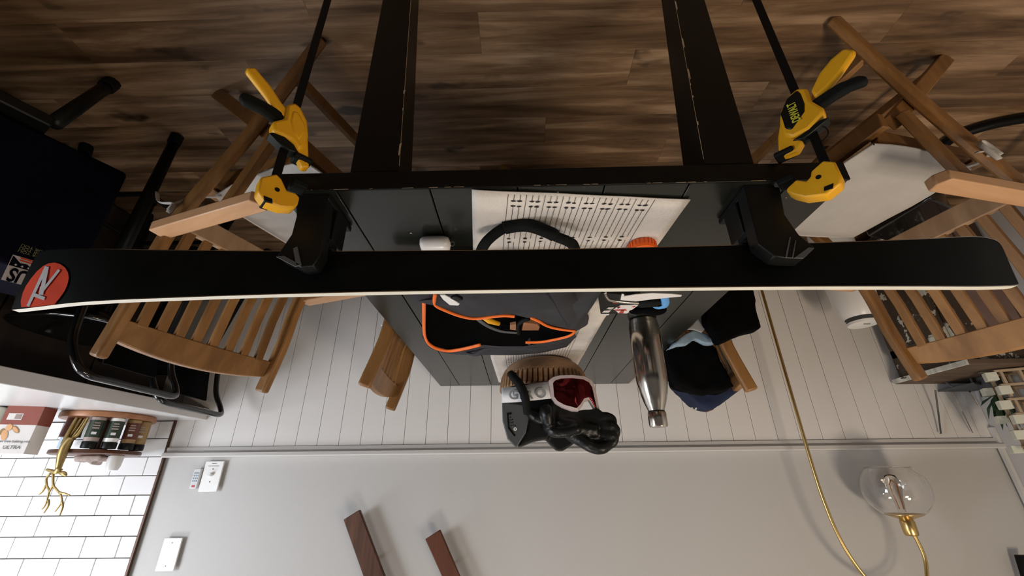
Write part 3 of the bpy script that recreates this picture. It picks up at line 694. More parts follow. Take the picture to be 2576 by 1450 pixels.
lump(m.build('shell', 'helmet', Hm, world=True), .006, 0, 3)
m = MB(); m.tube(smoothpath([(0.0335, 1.438, 0.8416), (0.0212, 1.434, 0.8594), (0.0063, 1.43, 0.8769), (-0.0108, 1.428, 0.9085), (-0.0195, 1.432, 0.9409), (-0.0227, 1.445, 0.9805)], 5), [.015+.004*math.sin(PI*i/25) for i in range(26)], 10, flat=.8)
m.build('chin_strap', 'black_soft', Hm, smooth=True, world=True)
m = MB(); m.box((0.0211, 1.434, 0.8497), (.022, .014, .012)); m.build('buckle', 'black_plastic', Hm, world=True, bevel=.002)
# goggles
Gg = thing('ski_goggles', 'ski goggles with dark red mirror lens, pale pink frame and white strap in the bowl', 'goggles', (-.19, 1.47, .86))
gy = lambda px: 1.435+.00000*(px)
OUT = [(-0.0997, 1.445, 0.8696), (-0.1168, 1.445, 0.8574), (-0.1392, 1.445, 0.8521), (-0.1834, 1.445, 0.8514), (-0.2263, 1.4567, 0.8534), (-0.2531, 1.475, 0.8636), (-0.2659, 1.4872, 0.8822), (-0.2709, 1.495, 0.9168), (-0.2758, 1.5034, 0.9523), (-0.28, 1.5105, 0.9782), (-0.2666, 1.4966, 0.9787), (-0.2514, 1.4802, 0.9517), (-0.2377, 1.4679, 0.9321), (-0.2223, 1.4583, 0.9363), (-0.209, 1.4525, 0.9583), (-0.1966, 1.4483, 0.9718), (-0.175, 1.445, 0.9708), (-0.1424, 1.445, 0.9586), (-0.1178, 1.445, 0.9439), (-0.1065, 1.445, 0.9265)]
INN = [(-0.1142, 1.443, 0.8785), (-0.1258, 1.443, 0.8676), (-0.144, 1.443, 0.8624), (-0.1825, 1.443, 0.8615), (-0.2222, 1.4532, 0.8639), (-0.2426, 1.4659, 0.8725), (-0.2537, 1.4755, 0.8886), (-0.2589, 1.4823, 0.919), (-0.2643, 1.4898, 0.9476), (-0.2689, 1.4962, 0.9681), (-0.2625, 1.4898, 0.9663), (-0.2475, 1.4742, 0.9392), (-0.2365, 1.4649, 0.9246), (-0.2196, 1.4547, 0.9302), (-0.2036, 1.4482, 0.951), (-0.1902, 1.4446, 0.9632), (-0.1754, 1.443, 0.962), (-0.1467, 1.443, 0.9512), (-0.126, 1.443, 0.9391), (-0.116, 1.443, 0.9244)]
m = MB(); n_ = len(OUT)
A_ = [Vector(p) for p in OUT]; B_ = [Vector(p) for p in INN]
vs = A_+B_+[p+Vector((0, .03, 0)) for p in A_]+[p+Vector((0, .012, 0)) for p in B_]
fs = []
for i in range(n_):
    j = (i+1) % n_
    fs += [(i, j, n_+j, n_+i), (i, 2*n_+i, 2*n_+j, j), (n_+i, n_+j, 3*n_+j, 3*n_+i)]
m.add(vs, fs); m.build('frame', 'frame_pink', Gg, world=True)
m = MB(); c0 = Vector((0, 0, 0))
cols = []
top = INN[1:10]; botm = [INN[0], INN[19], INN[18], INN[17], INN[15], INN[14], INN[12], INN[11], INN[10]]
m.grid([[Vector(a).lerp(Vector(b), t_/6)+Vector((0, .004-.010*math.sin(PI*t_/6)*.6, 0)) for a, b in zip(top, botm)] for t_ in range(7)])
m.build('lens', 'lens', Gg, smooth=True, world=True)
S1 = [(0.0641, 1.475, 0.8858), (0.0108, 1.452, 0.8871), (-0.0444, 1.447, 0.8794), (-0.1067, 1.449, 0.8715)]
S2 = [(0.0641, 1.475, 0.9378), (0.0115, 1.452, 0.9397), (-0.0427, 1.447, 0.936), (-0.1066, 1.449, 0.9298)]
m = MB(); m.grid([smoothpath(S1, 5), smoothpath(S2, 5)]); sp = m.build('strap', 'strap', Gg, smooth=True, world=True)
sd = sp.modifiers.new('t', 'SOLIDIFY'); sd.thickness = .003
for ch, p0, p1, pu, sz in (('G', (1280,1003), 0, 0, 0), ('I', (1305,1000), 0, 0, 0), ('R', (1326,999), 0, 0, 0), ('O', (1348,999), 0, 0, 0)): pass
TX = [(0.0386, 1.4515, 0.9301), (0.0032, 1.446, 0.9302), (-0.0158, 1.444, 0.9295), (-0.0523, 1.4435, 0.9274)]
for ch, p in zip('GIRO', TX):
    textmesh('strap_letter', ch, p, (-1, 0, 0), (0, 0, -1),   .046, 'cloth_grey' if 'cloth_grey' in MT else 'logo_grey', Gg, off=.0015, bold=.0012)
# gloves
Gl = thing('leather_gloves', 'crumpled pair of black leather gloves lying in the wooden bowl', 'gloves', (-.25, 1.55, .86))
def W(x, y, Y_): return (x, y, Y_)
m = MB()
palm = [(-0.1129, 1.52, 0.9815), (-0.152, 1.51, 1.0099), (-0.2044, 1.5, 1.0247), (-0.258, 1.5, 1.0318)]
m.tube(smoothpath(palm, 4), [.036, .040, .043, .045, .046, .047, .047, .047, .046, .044, .042, .040, .038], 12, flat=.8)
pg = [(-0.112, 0.9165), (-0.1814, 0.9664), (-0.2649, 0.9594), (-0.3004, 0.9892), (-0.3134, 1.0195), (-0.3101, 1.0491), (-0.2876, 1.0717), (-0.2402, 1.0787), (-0.1953, 1.0555), (-0.1492, 1.0396), (-0.1121, 1.0237), (-0.0866, 0.984)]
m.prism([(x, 1.478, z) for x, z in pg], (0, .075, 0))
FG = [[(-0.2472, 1.5, 1.0018), (-0.2875, 1.49, 0.9904), (-0.3114, 1.49, 0.996), (-0.3153, 1.49, 1.009)], [(-0.2518, 1.5, 1.0253), (-0.2963, 1.48, 1.0178), (-0.3192, 1.48, 1.0283), (-0.3201, 1.48, 1.0436)], [(-0.2433, 1.5, 1.0445), (-0.2905, 1.48, 1.047), (-0.3134, 1.48, 1.0561), (-0.3061, 1.48, 1.0735)], [(-0.1616, 1.49, 1.0407), (-0.2037, 1.47, 1.0682), (-0.2349, 1.47, 1.0858), (-0.2673, 1.47, 1.0886), (-0.2927, 1.48, 1.0758)], [(-0.0934, 1.5, 1.0169), (-0.1142, 1.48, 1.0336), (-0.1465, 1.47, 1.0376), (-0.1858, 1.46, 1.029)], [(-0.0887, 1.47, 0.9619), (-0.0903, 1.465, 0.9823), (-0.0936, 1.47, 1.0037)], [(-0.0426, 1.49, 0.9742), (-0.0555, 1.48, 0.989), (-0.0715, 1.48, 0.997)]]
for i, f_ in enumerate(FG):
    P_ = smoothpath(f_, 4); r0 = (.019, .0185, .0185, .021, .021, .023, .019)[i]
    m.tube(P_, [r0*(1-.25*(k/(len(P_)-1))**2) for k in range(len(P_))], 10); m.ball(P_[-1], r0*.78, 10); m.ball(P_[0], r0, 10)
lump(m.build('leather', 'leather', Gl, world=True), .004, .007, 5)
# soft bag
RIM_N = []
Bg = thing('tool_bag', 'open charcoal canvas tool bag with bright orange zip edges on the table runner', 'bag', (.05, 1.05, .75))
near = [(0.1758, 0.7932, 0.84), (0.1802, 0.8251, 0.84), (0.1665, 0.8506, 0.84), (0.1409, 0.8879, 0.84), (0.1113, 0.9095, 0.84), (0.0597, 0.9016, 0.84), (0.0134, 0.8911, 0.84), (-0.0329, 0.9213, 0.84), (-0.083, 0.9702, 0.84), (-0.1421, 1.0084, 0.84)]
far = [(0.199, 0.7988, 0.815), (0.2344, 0.9666, 0.815), (0.2673, 1.1216, 0.815), (0.2665, 1.197, 0.815), (0.2206, 1.2532, 0.815), (0.1662, 1.2348, 0.815), (0.114, 1.1968, 0.815), (0.0554, 1.2158, 0.815), (-0.0168, 1.2194, 0.815), (-0.0637, 1.1901, 0.815), (-0.1193, 1.1514, 0.815), (-0.1538, 1.0937, 0.815)]
belly = [(-0.1137, 0.7991, 0.83), (-0.1674, 0.9402, 0.83), (-0.1654, 0.9958, 0.83), (-0.1495, 1.0565, 0.83)]
Nn = smoothpath(near, 4); Ff = smoothpath(far, 4)
def resample(P, n):
    P = [Vector(p) for p in P]; L = [0]
    for a, b in zip(P[:-1], P[1:]): L.append(L[-1]+(b-a).length)
    out = []
    for i in range(n):
        d = L[-1]*i/(n-1); k = 0
        while k < len(P)-2 and L[k+1] < d: k += 1
        t_ = (d-L[k])/max(1e-9, L[k+1]-L[k]); out.append(P[k].lerp(P[k+1], min(1, max(0, t_))))
    return out
NN = resample(near, 40)
# front panel: from floor of the bag near the camera up over the bulge to the zip
rowsP = []
for i, p in enumerate(NN):
    s_ = i/39; xa = .262-.455*s_
    b0 = Vector((xa*.92+.01, .735+.02*math.sin(s_*3), .7605)); b1 = Vector((xa, .745, .795+.010*math.sin(s_*PI))); 
    mid = Vector(((xa+p.x)/2-(.012 if s_ > .8 else 0)*0, .80+.02*s_, .836+.007*math.sin(s_*PI)+.006*noise.noise(Vector((s_*5, 0, 0)))))
    mid2 = mid.lerp(p, .55)+Vector((0, 0, .001+.004*noise.noise(Vector((s_*7, 3, 0)))))
    rowsP.append(smoothpath([b0, b1, mid, mid2, p], 4))
m = MB(); m.grid(rowsP); fp = m.build('front_panel', 'bag', Bg, smooth=True, world=True)
sd = fp.modifiers.new('t', 'SOLIDIFY'); sd.thickness = .003; sd.offset = -1
# right end gusset bulge and rear panel
FF = resample(far, 48)
rear = [(0.2337, 0.9147, 0.7605), (0.2753, 1.1067, 0.7605), (0.3138, 1.2843, 0.7605), (0.3143, 1.3889, 0.7605), (0.2668, 1.4698, 0.7605), (0.2141, 1.4882, 0.7605), (0.1558, 1.4913, 0.7605), (0.083, 1.5005, 0.7605), (0.0095, 1.5044, 0.7605), (-0.0809, 1.483, 0.7605), (-0.1655, 1.4135, 0.7605), (-0.188, 1.2885, 0.7605)]
RE = resample(rear, 48)
m = MB(); m.grid([smoothpath([a, a.lerp(b, .5)+Vector((0, .006, .004)), b], 3) for a, b in zip(FF, RE)]); rp = m.build('rear_panel', 'bag', Bg, smooth=True, world=True)
gus = [(-0.1421, 1.0084, 0.84), (-0.1642, 0.987, 0.83), (-0.1703, 0.9404, 0.83), (-0.1377, 0.8461, 0.835), (-0.1066, 0.7709, 0.84), (-0.0719, 0.6936, 0.838)]
gl = [(-0.1538, 1.0937, 0.815), (-0.207, 1.1885, 0.7605), (-0.2029, 1.1282, 0.7605), (-0.1769, 1.0379, 0.7605), (-0.1348, 0.9461, 0.7605), (-0.0877, 0.8463, 0.7605)]
gi = [(-0.124, 0.9896, 0.84), (-0.1132, 0.933, 0.846), (-0.0999, 0.8906, 0.848), (-0.0812, 0.8239, 0.848), (-0.06, 0.7514, 0.848), (-0.0413, 0.6767, 0.846)]
m = MB(); m.grid([resample(gi, 20), resample(gus, 20), resample(gl, 20)]); m.build('end_gusset', 'bag', Bg, smooth=True, world=True)
# dark lining
m = MB(); rows = []
for t_ in range(9):
    u = t_/8
    rows.append([a.lerp(b, u)+Vector((0, 0, -.075*math.sin(PI*min(1, max(0, u)))**.5-.002)) for a, b in zip(resample(near, 24), resample(far[::1], 24))])
for r_ in rows:
    for q in r_: q.z = max(q.z, .7615)
m.grid(rows); m.build('lining', 'bag_in', Bg, smooth=True, world=True)
zipN1 = [(0.1686, 0.7649, 0.842), (0.1772, 0.8011, 0.842), (0.1783, 0.8249, 0.842), (0.1659, 0.8481, 0.842), (0.1401, 0.8828, 0.842), (0.1107, 0.9043, 0.842), (0.0828, 0.903, 0.842), (0.0546, 0.8941, 0.842), (0.0316, 0.8901, 0.842), (0.0098, 0.8961, 0.842)]
zipN2 = [(-0.0288, 0.9081, 0.842), (-0.0472, 0.9299, 0.842), (-0.0647, 0.9582, 0.842), (-0.0855, 0.9792, 0.842), (-0.1145, 0.9954, 0.842), (-0.1417, 1.0057, 0.842)]
zipF1 = [(0.2017, 0.8086, 0.817), (0.2232, 0.9095, 0.817), (0.2528, 1.0491, 0.817), (0.2636, 1.1158, 0.817), (0.2654, 1.1749, 0.817), (0.2522, 1.2237, 0.817), (0.2238, 1.2506, 0.817), (0.1918, 1.2437, 0.817), (0.1523, 1.2206, 0.817), (0.1161, 1.1942, 0.817)]
zipF2 = [(-0.0188, 1.1776, 0.817), (-0.0631, 1.176, 0.817), (-0.1024, 1.1555, 0.817), (-0.1344, 1.1317, 0.817), (-0.1487, 1.1079, 0.817), (-0.1529, 1.078, 0.817)]
for P_, r_, sg in ((zipN1, .0034, -1), (zipN2, .0030, -1), (zipF1, .0040, 1), (zipF2, .0026, 1)):
    Q_ = smoothpath(P_, 5)
    m = MB(); m.tube(Q_, r_, 8); z_ = m.build('zip_edge', 'piping', Bg, smooth=True, world=True)
    m = MB(); m.tube([p+Vector((0, .0062*sg*-1, -.001)) for p in Q_], r_*.9, 8); m.build('zip_tape', 'piping', z_, smooth=True, world=True)
# near handle arching towards the ski, grip pad in the middle
hp = [(0.071, 0.69, 0.8032), (0.0674, 0.68, 0.79), (0.0545, 0.665, 0.7785), (0.0318, 0.655, 0.7644), (0.0117, 0.65, 0.7595), (-0.0213, 0.645, 0.7618), (-0.0575, 0.65, 0.774), (-0.074, 0.66, 0.7784), (-0.0911, 0.665, 0.7834), (-0.1052, 0.68, 0.785), (-0.1107, 0.69, 0.807)]
HP = smoothpath(hp, 5)
m = MB(); m.tube(HP, .0105, 8, flat=.35); hd = m.build('handle', 'black_soft', Bg, smooth=True, world=True)
m = MB(); m.tube(HP[17:34], [.0150]*17, 10, flat=.75); m.build('grip_pad', 'black_soft', hd, smooth=True, world=True)
hp2 = [(0.1853, 1.33, 0.7941), (0.1422, 1.3, 0.8155), (0.0948, 1.26, 0.8085), (0.0201, 1.26, 0.8071), (-0.0486, 1.27, 0.8077), (-0.0867, 1.27, 0.7927), (-0.0288, 1.2, 0.8039)]
m = MB(); m.tube(smoothpath(hp2, 5), .013, 8, flat=.35); m.build('handle', 'bag', Bg, smooth=True, world=True)
m = MB(); pts = [(0.1536, 0.743, 0.853), (0.145, 0.7433, 0.853), (0.1311, 0.7654, 0.853), (0.1216, 0.7903, 0.853), (0.1258, 0.7965, 0.853), (0.1419, 0.7937, 0.853), (0.151, 0.7645, 0.853)]
m.prism(pts, (0, 0, .002)); t_ = m.build('zip_tag', 'white_plastic', Bg, world=True); t_['label'] = 'white plastic tag'
m = MB(); m.box((0.1226, 0.7617, 0.853), (.016, .02, .008), rz=.6); m.build('buckle', 'black_plastic', Bg, world=True, bevel=.002)
# things in the bag
m = MB(); q = [(0.0905, 0.9753, 0.812), (0.0745, 1.0043, 0.812), (0.0521, 1.026, 0.812)]; m.tube(q, [.005, .008, .006], 8); tag(m.build('screwdriver_handle', 'yellow', at=q[0], smooth=True), 'yellow tool handle poking out inside the open tool bag', 'tool')
m = MB(); pts = [(0.0247, 1.1032, 0.79), (0.0079, 1.0943, 0.79), (0.0085, 1.1444, 0.79), (0.0256, 1.1367, 0.79)]; m.prism(pts, (0, 0, -.01))
pts = [(-0.0142, 1.0826, 0.79), (-0.052, 1.0971, 0.79), (-0.0595, 1.1204, 0.79), (-0.0572, 1.1475, 0.79), (-0.0088, 1.1452, 0.79)]; m.prism(pts, (0, 0, -.012)); tag(m.build('wooden_block', 'susan', at=pts[0], bevel=.001), 'small brown wooden block inside the open tool bag', 'block')
m = MB(); q = [(0.0006, 1.1878, 0.785), (0.0036, 1.118, 0.785), (-0.011, 1.0802, 0.785), (-0.0272, 1.0656, 0.785)]; m.tube(smoothpath(q, 4), .006, 8); tag(m.build('webbing_strap', 'black_soft', at=q[0], smooth=True), 'black webbing strap across the wooden block in the tool bag', 'strap')
m = MB(); q = [(0.1116, 1.0432, 0.79), (0.0893, 1.1003, 0.79), (0.0525, 1.1493, 0.79), (0.0064, 1.1656, 0.79)]; m.tube(smoothpath(q, 4), [.007]*13, 8, flat=.4); tag(m.build('file_tool', 'grey_plastic', at=q[0], smooth=True), 'dark curved tool lying beside the yellow handle in the bag', 'tool')
# earbud case
Ec = thing('earbud_case', 'small white earbud case lying on the black table beyond the near edge', 'earbud case', (.165, .705, .75))
c0 = 0.1608; c1 = 0.6992
m = MB(); 
for i in range(2): pass
m.tube([(c0-.026, c1, .7655), (c0-.0245, c1, .7655), (c0, c1, .7655), (c0+.0245, c1, .7655), (c0+.026, c1, .7655)], .0, 8)
m = MB(); N_ = 16; rows = []
for i in range(N_+1):
    u = -1+2*i/N_; rr = (1-abs(u)**5)**(1/2.6) if abs(u) < 1 else 0
    rows.append([(c0+u*.031, c1+.0205*rr*math.cos(a_*PI/12)*1.0, .7652+.0148*rr*math.sin(a_*PI/12)) for a_ in range(25)])
m.grid(rows); m.build('case_shell', 'pod_white', Ec, smooth=True, world=True)
m = MB(); m.tube([(c0-.034+.004*math.cos(a*PI/6), c1-.002, .766+.005*math.sin(a*PI/6)) for a in range(13)], .0008, 6); m.build('lanyard_ring', 'steel', Ec, world=True)
# orange lid
q = [-0.2512, 0.7187, 0.765]
Ol = thing('orange_lid', 'translucent orange plastic lid on the striped runner just beyond the ski', 'lid', (q[0], q[1]+.012, .7555))
MB().lathe([(0, .018), (.022, .019), (.026, .017), (.0275, .012), (.0275, 0), (.0, 0)], n=24).build('lid_top', 'orange', Ol, smooth='auto')
for k in range(24):
    a_ = 2*PI*k/24; m = MB(); m.box((.0277*math.cos(a_), .0277*math.sin(a_), .007), (.002, .003, .012), rz=a_); m.build('ridge', 'orange', Ol)
# small box with hook tool and scraper
Bx = thing('small_carton', 'small black carton with red and white label between tool bag and steel bottle', 'box', (-.245, 1.07, .75))
pb = [(-0.18, 0.8658, 0.8), (-0.2097, 0.9973, 0.8), (-0.2772, 1.0003, 0.8), (-0.2837, 0.8879, 0.8)]
m = MB(); m.prism([(p[0], p[1], .756) for p in pb], (0, 0, .044)); m.build('carton', 'black_plastic', Bx, world=True)
m = MB(); m.add([(-0.2361, 0.9674, 0.8006), (-0.2489, 0.9398, 0.8006), (-0.2917, 0.9416, 0.8006), (-0.2772, 0.996, 0.8006), (-0.2547, 0.995, 0.8006), (-0.2453, 0.9784, 0.8006)], [(0, 1, 2, 3, 4, 5)]); m.build('label', 'paper_white', Bx, world=True)
m = MB()
for g_ in [[(-0.2364, 0.969, 0.801), (-0.2661, 0.9651, 0.801), (-0.2725, 0.9759, 0.801), (-0.247, 0.9774, 0.801)], [(-0.2545, 0.994, 0.801), (-0.2569, 0.9726, 0.801), (-0.2649, 0.9729, 0.801), (-0.2667, 0.9946, 0.801)], [(-0.2225, 0.9133, 0.801), (-0.2382, 0.9163, 0.801), (-0.2388, 0.9285, 0.801), (-0.2268, 0.9255, 0.801)], [(-0.2426, 0.9563, 0.801), (-0.2464, 0.9462, 0.801), (-0.2514, 0.9515, 0.801), (-0.2467, 0.9616, 0.801)], [(-0.2769, 0.9526, 0.801), (-0.2829, 0.9453, 0.801), (-0.2874, 0.948, 0.801), (-0.2834, 0.9555, 0.801)]]: m.add(g_, [(0, 1, 2, 3)])
m.build('red_print', 'red_print', Bx, world=True)
m = MB()
for g_ in [[(-0.2108, 0.9866, 0.801), (-0.2144, 0.9734, 0.801), (-0.2319, 0.9715, 0.801), (-0.228, 0.9874, 0.801)], [(-0.2165, 0.9629, 0.801), (-0.2215, 0.9579, 0.801), (-0.2348, 0.9611, 0.801), (-0.2309, 0.9662, 0.801)], [(-0.2205, 0.9528, 0.801), (-0.2352, 0.9534, 0.801), (-0.2343, 0.9585, 0.801), (-0.2202, 0.9566, 0.801)], [(-0.2392, 0.9536, 0.801), (-0.2612, 0.952, 0.801), (-0.2614, 0.9571, 0.801), (-0.2392, 0.9587, 0.801)]]: m.add(g_, [(0, 1, 2, 3)])
m.build('print', 'paper_white', Bx, world=True)
m = MB(); m.prism([(-0.2305, 1.1117, 0.754), (-0.259, 1.113, 0.754), (-0.2591, 1.1254, 0.754), (-0.2418, 1.1246, 0.754), (-0.2315, 1.1179, 0.754)], (0, 0, .001)); m.build('paper_flap', 'paper_white', Bx, world=True)
m = MB(); m.prism([(-0.2181, 0.8054, 0.83), (-0.2237, 0.8077, 0.83), (-0.226, 0.8181, 0.83), (-0.249, 0.8088, 0.83), (-0.2812, 0.804, 0.83), (-0.3247, 0.8098, 0.83), (-0.348, 0.817, 0.83), (-0.3485, 0.8232, 0.83), (-0.3222, 0.8285, 0.83), (-0.2901, 0.8357, 0.83), (-0.2581, 0.8452, 0.83), (-0.2224, 0.8371, 0.83)], (0, 0, .0015))
tag(m.build('metal_scraper', 'paper_white', at=(-.3, .95, .83)), 'white tapered scraper blade resting above the small carton behind the ski', 'scraper')
Hk = thing('hook_tool', 'curved steel hook tool with black grip and blue clip beside the steel bottle', 'tool', (-.28, 1.0, .81))
q = [(-0.1892, 0.8311, 0.815), (-0.1949, 0.8527, 0.815), (-0.2068, 0.8732, 0.815), (-0.2241, 0.8831, 0.815), (-0.2532, 0.8913, 0.815), (-0.284, 0.8974, 0.815)]; m = MB(); m.tube(smoothpath(q, 4), [.004]*21, 8, flat=.6); m.build('steel_hook', 'steel', Hk, smooth=True, world=True)
q = [(-0.2822, 0.8973, 0.815), (-0.318, 0.8941, 0.815), (-0.3258, 0.8805, 0.815)]; m = MB(); m.tube(q, [.010, .010, .007], 10); m.build('grip', 'black_soft', Hk, smooth=True, world=True)
q = [(-0.3214, 0.8465, 0.822), (-0.3325, 0.8737, 0.822), (-0.3387, 0.8997, 0.822), (-0.3258, 0.9088, 0.822), (-0.3109, 0.8985, 0.822)]; m = MB(); m.tube(smoothpath(q, 4), [.0085, .0085, .009, .009, .009, .009, .008, .008, .008, .008, .007, .007, .006, .005, .004, .003, .002], 8, flat=.4); m.build('blue_clip', 'blue', Hk, smooth=True, world=True)
m = MB(); m.ball((-0.3392, 0.976, 0.8), .022, 12, (1.6, .8, .7)); m.ball((-0.2954, 0.9794, 0.8), .015, 12, (1.4, .8, .7)); tag(lump(m.build('crumpled_glove', 'cloth_black', at=(-.33, 1.08, .78)), .005, .006), 'small crumpled black cloth at the foot of the steel bottle', 'cloth')

# ================= CLOTHES ON THE FAR CHAIR =================
def drape(name, pts, Y_, th_, mat, label, cat, vox=.008, disp=.014, extra=None):
    m = MB(); m.prism([(x, Y_-th_/2, z) for x, z in pts], (0, th_, 0))
    if extra: extra(m)
    cx_ = sum(p[0] for p in pts)/len(pts); zz = min(p[1] for p in pts)
    o = m.build(name, mat, at=(cx_, Y_, zz)); lump(o, vox, disp, 3); return tag(o, label, cat)
drape('dark_jacket', [(-0.6793, 0.5166), (-0.8445, 0.5199), (-0.8321, 0.6143), (-0.8238, 0.6746), (-0.8255, 0.7215), (-0.7706, 0.735), (-0.6748, 0.7703), (-0.6668, 0.7447), (-0.6406, 0.6936)], 1.38, .05, 'cloth_black', 'black trousers hanging with a square hem beside the table edge by the lamp pole', 'trousers', disp=.006)
drape('tee_shirt', [(-0.514, 0.7724), (-0.5294, 0.7639), (-0.5592, 0.738), (-0.5951, 0.7118), (-0.6302, 0.6988), (-0.6636, 0.7099), (-0.6984, 0.7461), (-0.6762, 0.7516), (-0.6488, 0.7483), (-0.623, 0.7361), (-0.5916, 0.7532), (-0.5561, 0.7556)], 1.44, .03, 'cloth_blue', 'crumpled blue-grey shirt between the black clothes by the table edge', 'shirt', vox=.005, disp=.012)
drape('paper_sheet', [(-0.5901, 0.7077), (-0.6447, 0.6563), (-0.6685, 0.643), (-0.6712, 0.6643), (-0.6698, 0.6912), (-0.6383, 0.7231), (-0.6224, 0.7126)], 1.40, .008, 'cloth_grey' if 'cloth_grey' in MT else 'cushion', 'pale grey cloth corner above the blue-grey shirt', 'cloth', vox=.004, disp=.002)
drape('puffer_jacket', [(-0.5543, 0.7343), (-0.6014, 0.7066), (-0.6791, 0.6967), (-0.7128, 0.7179), (-0.7297, 0.7448), (-0.7387, 0.8136), (-0.759, 0.8671), (-0.7653, 0.8903), (-0.7111, 0.901), (-0.6532, 0.9031), (-0.6121, 0.8925), (-0.5722, 0.8732), (-0.554, 0.8259)], 1.55, .10, 'cloth_black', 'black jacket slung over the back of the chair by the wall', 'jacket', disp=.02)
drape('navy_hoodie', [(-0.594, 0.8239), (-0.5942, 0.8505), (-0.6297, 0.8864), (-0.6678, 0.9276), (-0.6907, 0.9428), (-0.7194, 0.9505), (-0.7424, 0.9345), (-0.7766, 0.917), (-0.8125, 0.8933), (-0.8413, 0.8815), (-0.8395, 0.8429), (-0.7438, 0.8181)], 1.66, .09, 'cloth_navy', 'navy blue hoodie under the black jacket on the chair by the wall', 'hoodie', disp=.016)

for g_ in [[(-0.6388, 0.9399), (-0.6446, 0.94), (-0.6456, 0.95), (-0.6398, 0.9499)], [(-0.6514, 0.9429), (-0.6592, 0.9402), (-0.6593, 0.9473), (-0.6514, 0.9501)]]:
    o_ = bpy.data.objects['navy_hoodie']; m = MB(); m.add([(x, 1.6130, z) for x, z in g_], [(0, 1, 2, 3)]); q_ = m.build('white_print', 'strap', None, at=tuple(o_.location)); q_.location = (0, 0, 0); q_.parent = o_
# ================= FLOOR LAMP =================
Lp = thing('floor_lamp', 'slim brass arc floor lamp with clear glass globe against the wall', 'lamp', (-1.24, 1.95, 0))
MB().lathe([(0, 0), (.12, 0), (.125, .006), (.12, .014), (.02, .02), (.0, .02)], n=40).build('base', 'brass', Lp, smooth='auto')
P_ = smoothpath([(-1.24, 1.95, .02), (-1.2375, 1.95, .5), (-1.2365, 1.95, .9), (-1.2365, 1.95, 1.15), (-1.243, 1.95, 1.28), (-1.259, 1.95, 1.39), (-1.289, 1.95, 1.482), (-1.335, 1.95, 1.555), (-1.40, 1.95, 1.60), (-1.46, 1.95, 1.605), (-1.52, 1.95, 1.575), (-1.549, 1.95, 1.53), (-1.566, 1.95, 1.47), (-1.563, 1.95, 1.42), (-1.556, 1.95, 1.39)], 6)
m = MB(); m.tube(P_, .0068, 12); m.build('stem', 'brass', Lp, smooth=True, world=True)
hx, hz = -1.5445, 1.235
MB().lathe([(0, 1.395), (.020, 1.395), (.024, 1.388), (.025, 1.345), (.022, 1.338), (.03, 1.334), (.062, 1.322), (.066, 1.316), (.060, 1.318), (0, 1.326)], c=(hx-.004, 1.95, 0), n=36).build('socket_collar', 'brass', Lp, world=True, smooth='auto')
m = MB(); m.tube([(hx+.02, 1.93, 1.345), (hx+.034, 1.925, 1.345)], .003, 8); m.build('switch_knob', 'brass', Lp, world=True)
RG = .113
gp = []
for i in range(33):
    a_ = math.radians(32+(180-32-42)*i/32); gp.append((RG*math.sin(a_)*1.03, hz-.008+RG*math.cos(a_)))
g_out = gp; g_in = [(r_-.002, z) for r_, z in gp][::-1]
MB().lathe(g_out+g_in+[g_out[0]], c=(hx-.002, 1.95, 0), n=48).build('glass_globe', 'clear', Lp, world=True, smooth=True)
m = MB(); m.lathe([(0, 1.17), (.018, 1.176), (.027, 1.20), (.026, 1.23), (.016, 1.27), (.013, 1.31)], c=(hx, 1.95, 0), n=24); m.build('bulb', 'bulb', Lp, world=True, smooth=True)
m = MB(); m.tube([(hx-.006, 1.95, 1.30), (hx-.01, 1.95, 1.21), (hx, 1.95, 1.195), (hx+.01, 1.95, 1.21), (hx+.006, 1.95, 1.30)], .0016, 6); m.build('filament', 'filament', Lp, world=True)

# ================= WALL THINGS =================
def plate_obj(name, x0, x1, z0_, z1_, d, mat='white_plastic', bev=.004):
    m = MB(); m.box(((x0+x1)/2, YW-d/2, (z0_+z1_)/2), (abs(x1-x0), d, z1_-z0_)); return m
Sw = thing('dimmer_switch', 'white fan dimmer plate with knob on the grey wall beside the remote', 'switch', (1.431, YW, 1.149))
plate_obj('', 1.387, 1.475, 1.084, 1.213, .008).build('plate', 'white_plastic', Sw, world=True, bevel=.003)
m = MB(); m.tube([(1.433, YW-.008, 1.142), (1.433, YW-.024, 1.14)], [.0085, .007], 14); m.build('knob', 'white_plastic', Sw, world=True, smooth='auto')
for zz in (1.118, 1.172):
    m = MB(); m.tube([(1.431, YW-.0078, zz), (1.431, YW-.0095, zz)], .0025, 8); m.build('screw', 'grey_plastic', Sw, world=True)
for zz, w_ in ((1.094, .022), (1.105, .050)):
    m = MB(); m.box((1.431, YW-.0083, zz), (w_, .0006, .0022)); m.build('print', 'grey_plastic', Sw, world=True)
Rm = thing('remote_control', 'slim grey remote with red button in its wall holder beside the dimmer', 'remote', (1.496, YW, 1.157))
plate_obj('', 1.480, 1.513, 1.116, 1.200, .016).build('body', 'strap', Rm, world=True, bevel=.003)
for i in range(4):
    for j in range(3):
        m = MB(); m.box((1.488+j*.0085, YW-.0168, 1.135+i*.011), (.0045, .0012, .006)); m.build('button', 'cloth_blue', Rm, world=True)
m = MB(); m.box((1.4965, YW-.0168, 1.190), (.014, .0014, .007)); m.build('power_button', 'label_red', Rm, world=True, bevel=.0005)
Bp = thing('blank_plate', 'plain white blanking plate low in the photo on the grey wall', 'wall plate', (1.524, YW, 1.45))
plate_obj('', 1.484, 1.565, 1.393, 1.516, .007).build('plate', 'white_plastic', Bp, world=True, bevel=.003)
for zz in (1.412, 1.497):
    m = MB(); m.tube([(1.524, YW-.0068, zz), (1.524, YW-.0082, zz)], .0022, 8); m.build('screw', 'grey_plastic', Bp, world=True)
